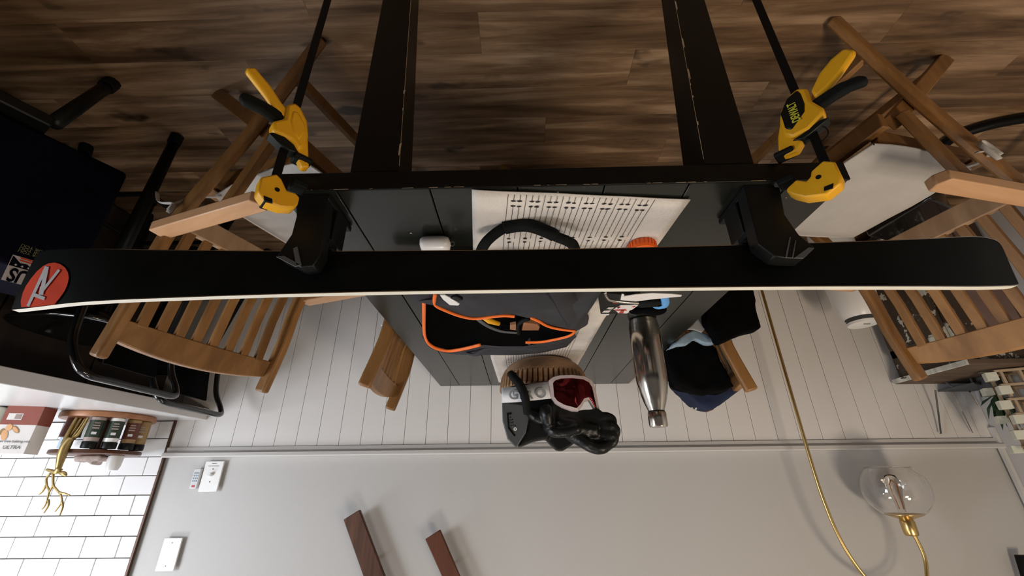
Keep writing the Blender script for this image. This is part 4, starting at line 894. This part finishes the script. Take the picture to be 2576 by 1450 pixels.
Ot = thing('wall_outlet', 'white power outlet plate low on the wainscot behind the table edge', 'outlet', (.70, YW, .36))
plate_obj('', .665, .738, .308, .422, .007).build('plate', 'white_plastic', Ot, world=True, bevel=.002)
for zz in (.338, .39):
    m = MB(); m.box((.7015, YW-.0078, zz), (.03, .002, .026)); s_ = m.build('socket', 'pod_white', Ot, world=True, bevel=.001)
    for dx in (-.006, .006):
        m = MB(); m.box((.7015+dx, YW-.0090, zz), (.002, .001, .009)); m.build('slot', 'black_plastic', s_, world=True)
def board(name, a, b, c, d, label, mat, k):
    # a,b lower end corners; c,d same edges higher up, prolonged out of view
    A, B_, Cc, D = map(Vector, (a, b, c, d)); ext = 1.6
    P = [A, B_, B_+(Cc-B_)*ext, A+(D-A)*ext]
    Y0 = YW-.055
    m = MB(); m.prism([(p.x, Y0, p.y) for p in P], (0, .022, 0))
    T_ = thing(name, label, 'board', (A.x, YW, A.y), group='dark boards mounted on the wall')
    m.build('board_body', mat, T_, world=True, bevel=.003)
    m = MB(); cc = (A+B_+P[2]+P[3])/4; m.tube([(cc.x, Y0+.02, cc.y), (cc.x, YW, cc.y)], .008, 8); m.build('wall_spacer', 'black_metal', T_, world=True)
q1 = [(0.7705, 1.3264), (0.7069, 1.289), (0.568, 1.5311), (0.6551, 1.5306)]
board('wall_board', q1[0], q1[1], q1[2], q1[3], 'wider dark board with lengthwise grain stripes mounted slanting on the grey wall', 'walnut', 0)
q2 = [(0.4112, 1.4015), (0.351, 1.3669), (0.2587, 1.5329), (0.3322, 1.5325)]
board('wall_board', q2[0], q2[1], q2[2], q2[3], 'narrower smooth reddish-brown board mounted slanting on the grey wall', 'walnut_red', 0)
q3 = [(-2.0287, 1.4773), (-2.0716, 1.4776), (-2.0363, 1.5744), (-2.0129, 1.5742)]
m = MB(); m.prism([(p[0], 2.05, p[1]) for p in q3], (0, .02, 0)); fr = thing('wall_hook', 'black metal hook end on the grey wall at the extreme corner of the photo', 'hook', (q3[0][0], 2.07, q3[0][1]))
m.build('hook_arm', 'black_metal', fr, world=True, bevel=.002); m = MB(); m.tube([(q3[2][0], 2.06, q3[2][1]), (q3[2][0], YW, q3[2][1])], .008, 8); m.build('mount', 'black_metal', fr, world=True)

# ================= KITCHEN SIDE =================
c_end = [1.6079, 2.088, 0.8878]
xe, xn = 1.535, 1.63      # counter edge at wall and near
Ct = thing('worktop', 'thick white quartz worktop running out from the tiled wall', 'worktop', (2.3, 1.2, .86))
m = MB(); m.prism([(xe, YW+.0, .845), (xe+(YW+.3)*.0835, -.3, .845), (3.08, -.3, .845), (3.08, YW, .845)], (0, 0, .052)); m.build('slab', 'counter', Ct, world=True, bevel=.003)
Cb = thing('breakfast_bar', 'dark panelled breakfast bar front below the white worktop', 'cabinet', (2.3, 1.2, 0))
def bxx(y_): return 1.80+(2.088-y_)*.083
ys = [2.085, 1.72, 1.35, .98, .6, .2, -.27]
for a, b in zip(ys[:-1], ys[1:]):
    m = MB(); m.prism([(bxx(a), a-.003, .02), (bxx(b), b+.003, .02), (bxx(b)+.02, b+.003, .02), (bxx(a)+.02, a-.003, .02)], (0, 0, .822)); m.build('panel', 'counter_panel', Cb, world=True, bevel=.002)
m = MB(); m.prism([(bxx(2.085)+.02, 2.085, .0), (bxx(-.27)+.02, -.27, .0), (3.0, -.27, 0), (3.0, 2.085, 0)], (0, 0, .844)); m.build('carcass', 'counter_panel', Cb, world=True)
ZC = .8972
# cereal-like carton
kb = [(2.0011, 1.6306, 0.897), (1.8956, 1.6671, 0.897), (1.9158, 1.7454, 0.897)]
Kb = thing('cereal_carton', 'red-brown and white food carton with food pictures standing on the worktop', 'box', (kb[1][0], kb[1][1], ZC))
A0, B0, C0 = [Vector((p[0], p[1], ZC)) for p in kb]
C0 = B0+(C0-B0).normalized()*.07
D0 = A0+(C0-B0); H = .175
def face(a, b, mats, par, u0, v0, u1, v1, name, off=.0006):
    n_ = (b-a).cross(Vector((0, 0, 1))).normalized()
    c_ = (A0+B0+C0+D0)/4
    if n_.dot(((a+b)/2)-c_) < 0: n_ = -n_
    p = lambda u, v: a.lerp(b, u)+Vector((0, 0, H*v))+n_*off
    m = MB(); m.add([p(u0, v0), p(u1, v0), p(u1, v1), p(u0, v1)], [(0, 1, 2, 3)]); return m.build(name, mats, par, world=True)
m = MB(); m.prism([A0, B0, C0, D0], (0, 0, H)); kx = m.build('carton', 'paper_white', Kb, world=True, bevel=.001)
face(A0, B0, 'box_brown', Kb, 0, 0, 1, .40, 'front_band'); face(B0, C0, 'box_brown', Kb, 0, 0, 1, .40, 'side_band')
face(A0, B0, 'paper_white', Kb, .12, .16, .52, .30, 'panel_print', .0012); face(A0, B0, 'spice_grey', Kb, .32, .18, .50, .28, 'panel_print', .0016)
def facexy(a, b, pts, mat, name, off):
    n_ = (b-a).cross(Vector((0, 0, 1))).normalized(); c_ = (A0+B0+C0+D0)/4
    if n_.dot(((a+b)/2)-c_) < 0: n_ = -n_
    m = MB(); m.add([a.lerp(b, u)+Vector((0, 0, H*v))+n_*off for u, v in pts], [tuple(range(len(pts)))]); return m.build(name, mat, Kb, world=True)
def ell(cu, cv, ru, rv, rot=0, n=14):
    return [(cu+ru*math.cos(t)*math.cos(rot)-rv*math.sin(t)*math.sin(rot), cv+ru*math.cos(t)*math.sin(rot)+rv*math.sin(t)*math.cos(rot)) for t in [2*PI*i/n for i in range(n)]]
for cu, cv, ru, rv, ro, mt in ((.30, .46, .09, .07, .3, 'food_tan'), (.27, .62, .12, .08, .9, 'food_tan'), (.16, .55, .06, .07, 0, 'spice_tan'), (.50, .50, .14, .05, .5, 'spice_tan'), (.50, .505, .11, .035, .5, 'food_tan')):
    facexy(A0, B0, ell(cu, cv, ru, rv, ro), mt, 'food_picture', .0014 if mt == 'spice_tan' else .002)
n_ = (B0-A0).cross(Vector((0, 0, 1))).normalized()
if n_.y > 0: n_ = -n_
dirf = (A0-B0).normalized()     # reads left to right for a viewer facing the wall is +x
du = dirf if dirf.x > 0 else -dirf
textmesh('lettering', 'ULTRA', A0.lerp(B0, .38)+Vector((0, 0, H*.90))+n_*.001, -du, (0, 0, -1), .017, 'grey_plastic', Kb, off=.001)
textmesh('lettering', 'gluten free baking mix', A0.lerp(B0, .04)+Vector((0, 0, H*.77))+n_*.001, -du, (0, 0, -1), .0125, 'grey_plastic', Kb, off=.001)
# cream bag at extreme left
q = [(2.0595, 1.6169, 0.897), (2.0138, 1.639, 0.897), (2.4889, 2.0363, 0.897)]
m = MB(); m.box((q[0][0]+.01, q[0][1]+.05, .955), (.12, .10, .11)); tag(lump(m.build('flour_bag', 'lattice', at=(q[0][0], q[0][1]+.05, ZC)), .012, .01), 'cream paper bag beside the red-brown carton on the worktop', 'bag')
# wooden two-tier turntable
su = (1.842, 1.905)
Su = thing('spice_turntable', 'round two-tier wooden turntable full of spice jars on the worktop', 'spice rack', (su[0], su[1], ZC))
MB().lathe([(0, 0), (.160, 0), (.165, .006), (.165, .018), (.162, .024), (.0, .024)], n=56).build('lower_tray', 'susan', Su, smooth='auto')
MB().lathe([(0, .151), (.150, .151), (.152, .155), (.152, .165), (.147, .168), (0, .168)], n=56).build('upper_tray', 'susan_dark', Su, smooth='auto')
for a_ in (.9, 2.4, 3.6, 5.6):
    pass
MB().lathe([(.03, .024), (.03, .151)], n=20).build('centre_post', 'susan_dark', Su)
def jar(px, mat, lab, label, dx=0):
    x_, y_ = px
    J = thing('spice_jar', label, 'jar', (x_, y_, ZC+.0242), group='spice jars on the wooden turntable')
    MB().lathe([(0, 0), (.022, 0), (.025, .003), (.025, .094), (.023, .098)], n=20).build('jar_body', 'jar_glass' if mat is None else mat, J, smooth='auto')
    MB().lathe([(.0253, .014), (.0253, .082)], n=20).build('label', lab, J)
    MB().lathe([(.0252, .098), (.026, .100), (.026, .120), (.0245, .123), (0, .123)], n=20).build('lid', 'black_plastic', J, smooth='auto')
    a_ = math.atan2(-y_, -x_)
    for z_, h_, w_ in ((.066, .010, .016), (.046, .005, .022), (.036, .004, .022), (.026, .004, .018)):
        m = MB(); m.box((.0256*math.cos(a_), .0256*math.sin(a_), z_), (.001, w_, h_), rz=a_); m.build('print', 'strap' if z_ > .06 else 'spice_grey', J)
    return J
jar((1.7745, 1.788), 'spice_grey', 'jar_green', 'spice jar with dark green label, kitchen-side end of the row, next to the brass stag')
jar((1.730, 1.8295), 'white_plastic', 'jar_green', 'spice jar with white edge and dark green label, second from the brass stag')
jar((1.708, 1.8885), 'spice_tan', 'jar_brown', 'spice jar with dark brown label, third from the brass stag')
jar((1.715, 1.951), 'spice_tan', 'spice_tan', 'spice jar filled with tan spice, last of the row towards the dining wall')
m = MB(); m.tube([(1.905, 1.822, ZC+.0242), (1.905, 1.822, ZC+.100)], [.030, .034], 18); tag(m.build('brown_jar', 'jar_brown', at=(1.905, 1.822, ZC+.0242), smooth='auto'), 'wide brown jar on the turntable behind the brass stag legs', 'jar')
# things on the upper tray
zt = ZC+.1682
Wb = thing('white_bottle', 'stubby white plastic bottle on the upper tray of the turntable', 'bottle', (1.745, 1.90, zt))
MB().lathe([(0, 0), (.025, 0), (.028, .004), (.026, .045), (.020, .060), (.0, .062)], n=24).build('body', 'white_plastic', Wb, smooth='auto')
MB().lathe([(.0262, .006), (.0272, .02)], n=24).build('label', 'paper_white', Wb)
m = MB(); pts = [(1.8874, 1.0723), (1.8809, 1.0599), (1.7692, 1.0611), (1.7593, 1.0768), (1.7733, 1.0921), (1.793, 1.0858), (1.7974, 1.1073), (1.8191, 1.0963), (1.8429, 1.0883), (1.8736, 1.0958)]
m.prism([(x, 1.85, max(z, zt+.001)) for x, z in pts], (0, .05, 0)); tag(lump(m.build('seasoning_packet', 'spice_grey', at=(pts[0][0], 1.87, zt)), .006, .006), 'crumpled seasoning packets on the upper tray beside the white bottle', 'packet')
m = MB(); m.box((2.005, 1.93, ZC+.0+.075), (.05, .04, .15), rz=.2); bb = m; 
BX, BZ = (2.1509, 0.9776)
Bl = thing('blue_packet', 'pale blue packet with green band standing behind the food carton and brass stag', 'packet', (BX, 1.99, ZC))
m = MB(); m.box((BX-.018, 2.03, ZC+.100), (.050, .02, .055), rz=.1); m.build('upper_half', 'sky_blue', Bl, world=True, bevel=.003)
m = MB(); m.box((BX-.018, 2.03, ZC+.036), (.052, .022, .070), rz=.1); m.build('lower_half', 'leaf_light' if 'leaf_light' in MT else 'spice_tan', Bl, world=True, bevel=.003)
# brass stag
Sg = thing('brass_stag', 'slender brass stag figurine with tall antlers at the rim of the spice turntable', 'figurine', (1.845, 1.74, ZC+.0242))
def limb(name, pts, r_, mat='old_brass', k=4, n=8):
    P = smoothpath([(x, yv, max(z, ZC+.0265)) for x, z, yv in pts], k)
    if isinstance(r_, tuple): r_ = [r_[0]+(r_[1]-r_[0])*i/(len(P)-1) for i in range(len(P))]
    m = MB(); m.tube(P, r_, n); return m.build(name, mat, Sg, smooth=True, world=True)
def SX(y_, pts): return pts
def L3(pts): return pts
limb('leg', [(x, z, 1.757) for x, z in [(1.8407, 0.9218), (1.8454, 0.9566), (1.8494, 1.003), (1.8501, 1.0304)]], (.0045, .010))
limb('leg', [(x, z, 1.757) for x, z in [(1.7938, 0.9256), (1.7988, 0.9602), (1.8081, 0.9958), (1.8345, 1.0215)]], (.0035, .009))
limb('leg', [(x, z, 1.768) for x, z in [(1.8324, 0.9268), (1.8416, 0.9631), (1.8507, 0.9989), (1.8576, 1.0203)]], (.004, .009))
limb('leg', [(x, z, 1.772) for x, z in [(1.8179, 0.9264), (1.8269, 0.9676), (1.8385, 1.0017), (1.8488, 1.0231)]], (.004, .009))
limb('body', [(x, z, 1.745) for x, z in [(1.8157, 1.0076), (1.825, 1.0376), (1.8249, 1.0732), (1.8199, 1.1053), (1.8169, 1.1254)]], [.010, .012, .014, .0155, .0165, .0165, .016, .0155, .015, .014, .013, .012, .011, .0105, .010, .0095, .009])
limb('head', [(x, z, 1.742) for x, z in [(1.8088, 1.1228), (1.8162, 1.1341), (1.8366, 1.131), (1.86, 1.1251)]], (.012, .004))
limb('ear', [(x, z, 1.742) for x, z in [(1.8022, 1.1371), (1.7851, 1.1401), (1.7686, 1.1487)]], [.004, .006, .007, .008, .0085, .008, .006, .004, .001], k=4)
for pts in ([(1.8373, 1.1396), (1.8445, 1.1578), (1.8317, 1.1817), (1.8132, 1.2011), (1.8091, 1.223), (1.8057, 1.2365), (1.8067, 1.254), (1.813, 1.2632)], [(1.8348, 1.1816), (1.8381, 1.2009), (1.8478, 1.2131)], [(1.8021, 1.2312), (1.7932, 1.2501), (1.799, 1.2766)],
            [(1.8263, 1.1397), (1.8079, 1.1791), (1.7877, 1.1959), (1.7645, 1.2125), (1.7471, 1.237), (1.7508, 1.2558), (1.7587, 1.2716)], [(1.8066, 1.1819), (1.8095, 1.1957), (1.8111, 1.2121)], [(1.7701, 1.207), (1.7502, 1.2099), (1.7254, 1.2169)], [(1.7471, 1.237), (1.7355, 1.2559), (1.7343, 1.285)]):
    limb('antler', [(x, z, 1.742) for x, z in pts], (.0042, .0022))

# bar stools
def stool(x0, y0, label, seat_z=.66, back=True):
    S = thing('bar_stool', label, 'stool', (x0, y0, 0), 0, group='black tubular bar stools along the breakfast bar')
    # glossy moulded seat with raised rim
    m = MB(); rows = []
    for i in range(17):
        a_ = i/16; rr = []
        for k in range(33):
            t_ = 2*PI*k/32; c_, s_ = math.cos(t_), math.sin(t_)
            e = (abs(c_)**3+abs(s_)**3)**(-1/3)
            rad = .17*a_*e; z_ = seat_z+(.045*max(0, a_-.55)**2/.2)
            rr.append((x0+rad*c_, y0+rad*s_, z_))
        rows.append(rr)
    m.grid(rows); st_ = m.build('seat', 'gloss_black', S, smooth=True, world=True); sd = st_.modifiers.new('t', 'SOLIDIFY'); sd.thickness = .012
    for dx in (-1, 1):
        for dy in (-1, 1):
            m = MB(); fx = (-.235 if dx < 0 else .15); fy = dy*(.20 if dx < 0 else .16); m.tube([(x0+dx*.12, y0+dy*.12, seat_z-.012), (x0+fx, y0+fy, 0.0)], [.024, .017], 10); m.build('leg', 'black_metal', S, world=True, smooth=True)
            m = MB(); m.tube([(x0+fx*.97, y0+fy*.98, .035), (x0+fx, y0+fy, 0.0)], [.021, .021], 10); m.build('foot_cap', 'black_soft', S, world=True)
    for a, b in (((-1, -1), (-1, 1)), ((-1, 1), (1, 1)), ((1, 1), (1, -1)), ((1, -1), (-1, -1))):
        m = MB(); m.tube([(x0+(-.19 if a[0] < 0 else .14), y0+a[1]*.165, .24), (x0+(-.19 if b[0] < 0 else .14), y0+b[1]*.165, .24)], .009, 8); m.build('rung', 'black_metal', S, world=True)
    if back:
        xb = x0-.175; h0, h1 = seat_z, .895
        P = [(xb+.02, y0-.185, h0-.01), (xb+.0, y0-.19, .78), (xb-.045, y0-.19, .86), (xb-.068, y0-.165, .892), (xb-.07, y0-.08, h1), (xb-.07, y0+.08, h1), (xb-.068, y0+.165, .892), (xb-.045, y0+.19, .86), (xb, y0+.19, .78), (xb+.02, y0+.185, h0-.01)]
        m = MB(); m.tube(smoothpath(P, 5), .0115, 12); m.build('back_frame', 'gloss_black', S, world=True, smooth=True)
        m = MB(); m.grid([[(xb-.004-.03*t_, y0-.1+.2*u, .68+.16*t_) for u in (0, .5, 1)] for t_ in (0, .5, 1)]); bk = m.build('back_sling', 'cloth_black', S, world=True, smooth=True)
        sd = bk.modifiers.new('t', 'SOLIDIFY'); sd.thickness = .006
    return S
stool(1.50, 1.345, 'black tubular bar stool in the middle, its bent tube back in front of the worktop')
stool(1.625, 1.79, 'black tubular bar stool closest to the tiled wall')
# nearest dark stool with a navy bag propped on it
S3 = thing('low_stool', 'low black stool with splayed legs under the navy bag at the dark photo edge', 'stool', (1.42, .72, 0))
MB().box((1.42, .70, .335), (.34, .34, .03), rz=.5).build('seat', 'black_plastic', S3, world=True, bevel=.005)
for a, b in (((1.20, .775, .33), (1.305, .915, 0)), ((1.30, .80, .33), (1.72, .96, 0)), ((1.5, .55, .33), (1.7, .45, 0)), ((1.3, .5, .33), (1.2, .35, 0))):
    m = MB(); m.tube([a, b], [.018, .017], 10); m.build('leg', 'black_plastic', S3, world=True, smooth=True)
    d_ = (Vector(b)-Vector(a)).normalized(); m = MB(); m.tube([Vector(b)-d_*.05, b], [.022, .022], 10); m.build('foot_cap', 'black_soft', S3, world=True)
K0 = Vector((1.14, .945, 0)); u_ = Vector((.467, -.884, 0)); v_ = Vector((.884, .467, 0))
Nb = thing('navy_bag', 'big dark navy bag with a US flag patch standing on the low stool', 'bag', (1.4, .75, .352))
m = MB(); m.prism([K0+Vector((0, 0, .352)), K0+u_*.62+Vector((0, 0, .352)), K0+u_*.62+v_*.26+Vector((0, 0, .352)), K0+v_*.26+Vector((0, 0, .352))], (0, 0, .36)); m.build('bag_body', 'navy_bag', Nb, world=True, bevel=.012)
LB = [(0.1193, 0.7529), (0.1226, 0.6881), (0.0792, 0.6879), (0.0763, 0.7526)]
o_ = -v_*.0012
def lp(r_, z, k=1): return K0+u_*r_+Vector((0, 0, z))+o_*k
l0, l1, l2, l3 = LB   # near-top, near-bottom, far-bottom, far-top (photo upside down)
def lq(u, v, k=1):    # u along text (left->right in the world), v up
    a = Vector((l2[0], l2[1])).lerp(Vector((l1[0], l1[1])), u); b = Vector((l3[0], l3[1])).lerp(Vector((l0[0], l0[1])), u); p = a.lerp(b, v); return lp(p.x, p.y, k)
m = MB(); m.add([lq(0, 0), lq(1, 0), lq(1, 1), lq(0, 1)], [(0, 1, 2, 3)]); pt = m.build('flag_patch', 'logo_grey', Nb, world=True)
m = MB(); m.add([lq(.04, .38, 2), lq(.97, .38, 2), lq(.97, .98, 2), lq(.04, .98, 2)][0:4], [(0, 1, 2, 3)])
m = MB(); m.add([lq(.03, .42, 2), lq(.97, .42, 2), lq(.97, .03, 2), lq(.62, .24, 2), lq(.35, .22, 2), lq(.2, .3, 2)], [(0, 1, 2, 3, 4, 5)]); m.build('star_field', 'navy_bag', pt, world=True)
for uu in (.25, .5, .75):
    m = MB(); P_ = []
    for k in range(10):
        rr = .07 if k % 2 == 0 else .03; a_ = PI/2+k*PI/5; P_.append(lq(uu+rr*math.cos(a_), .35+rr*.8*math.sin(a_), 3))
    m.add(P_, [tuple(range(10))]); m.build('star', 'logo_grey', pt, world=True)
for v0 in (.02, .11):
    m = MB(); m.add([lq(.05, v0, 2), lq(.72, v0, 2), lq(.66, v0+.05, 2), lq(.1, v0+.05, 2)], [(0, 1, 2, 3)]); m.build('red_stripe', 'logo_red', pt, world=True)
textmesh('lettering', 'US', lq(.06, .50, 2), lq(1, .5)-lq(0, .5), (0, 0, 1), .046, 'navy_bag', pt, off=.0008, bold=.0012, sx=.62)
pw = [(0.07, 0.6472), (0.1246, 0.6573), (0.1222, 0.6449), (0.0734, 0.6373)]
for k in range(3):
    textmesh('lettering', 'WORKING FOR YOU', lp(LB[2][0]-.055, LB[2][1]-.016-.0075*k, 1), u_, (0, 0, 1), .0100, 'label_olive' if 'label_olive' in MT else 'spice_tan', pt, off=.0008)

# ================= CABINET SIDE =================
cx0 = -1.848
Cab = thing('distressed_cabinet', 'old dark cabinet with peeling white paint along the wall behind the right chair', 'cabinet', (-2.03, 1.45, 0))
m = MB(); m.box((cx0-.172, 1.890, .40), (.335, .350, .72)); m.build('body', 'chipped', Cab, world=True, bevel=.003)
m = MB(); m.box((cx0-.161, 1.888, .7685), (.37, .372, .008)); m.build('top_board', 'chipped_top', Cab, world=True, bevel=.002)
m = MB(); m.box((cx0+.022, 1.888, .760), (.014, .374, .022)); m.build('top_edge', 'chipped_edge', Cab, world=True, bevel=.002)
m = MB(); m.box((cx0-.161, 1.702, .760), (.365, .012, .022)); m.build('top_edge', 'chipped_top', Cab, world=True, bevel=.002)
m = MB(); m.box((cx0+.006, 1.890, .36), (.014, .29, .60)); D_ = m.build('door', 'chipped', Cab, world=True, bevel=.003)
for a, b, c_, d_ in ((0, .28, .29, .04), (0, -.28, .29, .04), (.125, 0, .04, .60), (-.125, 0, .04, .60)):
    m = MB(); m.box((cx0+.016, 1.890+a, .36+b), (.010, c_, d_)); m.build('door_frame', 'chipped', D_, world=True, bevel=.002)
m = MB(); m.ball((cx0+.034, 1.79, .40), .012, 10); m.build('knob', 'old_brass', D_, world=True, smooth=True)
for i in range(3):
    m = MB(); m.box((cx0-.055-.095*i, 1.711, .375), (.085, .012, .66)); m.build('side_board', ('chipped', 'mauve', 'mauve')[i], Cab, world=True, bevel=.002)
m = MB(); m.tube(smoothpath([(cx0-.02, 1.702, .66), (cx0-.08, 1.70, .695), (cx0-.17, 1.70, .705), (cx0-.28, 1.702, .69)], 5), .010, 8); m.build('moulding', 'cream', Cab, world=True, smooth=True)
m = MB(); m.tube(smoothpath([(cx0-.02, 1.700, .645), (cx0-.08, 1.698, .675), (cx0-.17, 1.698, .685), (cx0-.28, 1.700, .67)], 5), .006, 8); m.build('moulding', 'cream', Cab, world=True, smooth=True)
for xv in (cx0-.03, cx0-.28):
    for yv in (1.74, 2.04):
        m = MB(); m.box((xv, yv, .02), (.05, .05, .04)); m.build('foot', 'chipped', Cab, world=True)
# white tower purifier
Pu = thing('air_purifier', 'white rounded cylinder appliance with grey band standing on the floor by the cabinet', 'air purifier', (-1.585, 1.84, 0))
MB().lathe([(0, 0), (.075, 0), (.085, .01), (.09, .05), (.092, .35), (.088, .44), (.075, .495), (.062, .515)], n=40).build('body', 'white_plastic', Pu, smooth='auto')
MB().lathe([(.058, .512), (.060, .530), (.056, .533)], n=32).build('band', 'grey_plastic', Pu, smooth='auto')
MB().lathe([(.058, .531), (.062, .534), (.060, .545), (.0, .549)], n=32).build('lid', 'white_plastic', Pu, smooth='auto')
m = MB(); m.box((0, -.02, .5492), (.028, .005, .002)); m.build('slot', 'grey_plastic', Pu)
# ivory lattice
La = thing('ivory_lattice', 'openwork ivory lattice sculpture of stacked hollow blocks on the cabinet', 'sculpture', (-2.09, 1.82, .773))
random.seed(3)
Lx, Ly, Lz = -2.085, 1.79, .773
Rl = Matrix.Rotation(.5, 4, 'Z')
def lb(c, d, mat='lattice', nm='block'):
    v = Rl @ Vector(c); m = MB(); m.box((Lx+v.x, Ly+v.y, Lz+v.z), d, mat=Rl); return m.build(nm, mat, La, world=True, bevel=.0015)
cell = .058
for lev in range(6):
    z = .010+lev*cell
    for i in range(3):
        lb((-.055+i*.055, -.052+.01*(lev % 2), z+cell*.5), (.009, .018, cell), 'lattice_side', 'lattice_bar')
        lb((-.055+i*.055, .052, z+cell*.5), (.009, .018, cell), 'lattice_side', 'lattice_bar')
        if (lev+i) % 2: lb((-.055+i*.055, 0, z), (.012, .12, .010), 'lattice_side', 'lattice_bar')
    lb((.0, -.052, z), (.15, .02, .009), 'lattice_side', 'lattice_bar')
    lb((.0, .052, z), (.15, .02, .009), 'lattice_side', 'lattice_bar')
    lb((.088-.02*(lev % 2), -.045, z+.020), (.036, .036, .034), 'lattice', 'end_block')
    lb((.092-.03*((lev+1) % 2), .035, z+.012), (.030, .040, .030), 'lattice', 'end_block')
    if lev % 2 == 0: lb((-.045, -.078, z+.02), (.05, .02, .036), 'lattice', 'end_block')
# tray with added rods standing in for shadow and light strips on the wall
Ea = thing('tray_strip_rods', 'small grey flat tray on the cabinet, with added rods in place of shadow and light strips on the wall', 'easel', (-1.93, 2.0, .773))
m = MB(); m.prism([(-2.0297, 2.1057, 0.8), (-2.0324, 1.9103, 0.8), (-2.1606, 1.9684, 0.8), (-2.2865, 2.1329, 0.8), (-2.1915, 2.1768, 0.8)], (0, 0, .008)); m.build('tray', 'grey_plastic', Ea, world=True, bevel=.001)
m = MB(); m.tube([(-1.9542, 2.02, 0.8123), (-1.9634, 2.06, 0.9025), (-1.9461, 2.075, 1.0018)], .0035, 8); m.build('leg', 'grey_plastic', Ea, world=True)
m = MB(); m.tube([(-2.0316, 2.02, 0.8244), (-2.0731, 2.06, 0.9038), (-2.0919, 2.075, 1.0)], .0025, 8); m.build('leg', 'steel', Ea, world=True)
m = MB(); m.tube([(-2.1099, 2.02, 0.8217), (-2.1469, 2.05, 0.8516), (-2.1627, 2.06, 0.8777)], .0045, 8); m.build('leg', 'steel', Ea, world=True)
q = [-2.0176, 2.0, 0.8226]
m = MB(); m.tube([(q[0], 2.0, .80), (q[0], 2.02, .7735)], .004, 6); m.tube([(q[0]-.05, 1.95, .80), (q[0]-.05, 1.95, .7735)], .004, 6); m.build('foot', 'grey_plastic', Ea, world=True)
# plant
Pt = thing('leafy_plant', 'small dark green leafy plant behind the ivory lattice on the cabinet', 'plant', (-2.13, 1.935, .773))
MB().lathe([(0, 0), (.04, 0), (.05, .08), (.045, .08), (0, .07)], c=(-.0, .0, 0), n=20).build('pot', 'grey_plastic', Pt, smooth='auto')
random.seed(11)
for i in range(26):
    a_ = random.uniform(0, 2*PI); el = random.uniform(.2, 1.4); L_ = random.uniform(.10, .20)
    d_ = Vector((math.cos(a_)*math.cos(el)*.6, math.sin(a_)*math.cos(el)*.35, math.sin(el))); b0 = Vector((0, 0, .075)); tip = b0+d_*L_; mid = b0+d_*L_*.55
    sd_ = d_.cross(Vector((.2, .1, 1))).normalized()*.012
    tip.x = min(.055, max(-.05, tip.x)); tip.y = min(.07, tip.y)
    m = MB(); m.add([b0, mid+sd_, tip, mid-sd_], [(0, 1, 2, 3)]); m.build('leaf', 'leaf', Pt)
# black floor stand
Fs = thing('black_floor_stand', 'black curved metal foot on the floor at the photo edge near the right chair', 'stand', (-1.62, 1.02, 0))
q = [(-1.6549, 1.2618, 0.02), (-1.6576, 1.2189, 0.02), (-1.6968, 1.1829, 0.02), (-1.7547, 1.1545, 0.02), (-1.8436, 1.1316, 0.02), (-1.9034, 1.1227, 0.02)]
m = MB(); m.tube(smoothpath(q, 4), [.018]*21, 10); m.build('foot', 'black_metal', Fs, world=True, smooth=True)
m = MB(); q2 = [(-1.9034, 1.1227, 0.02)][0]; m.tube([q2, (q2[0]-.03, q2[1]+.12, .30), (q2[0]-.02, q2[1]+.22, .62)], .016, 10); m.build('upright', 'black_metal', Fs, world=True, smooth=True)
# pale basket behind the chair seat
m = MB(); pts = [(-1.5452, 1.5985, 0.25), (-1.5793, 1.3267, 0.25), (-1.7253, 1.396, 0.25), (-1.8873, 1.7161, 0.25)]; m.prism([(p[0], p[1], .03) for p in pts], (0, 0, .22)); 
Db = tag(m.build('dark_storage_box', 'gloss_black', at=(pts[0][0], pts[0][1], .03), bevel=.006), 'black storage box on the floor behind the right chair', 'box'); Db.location.z = .0
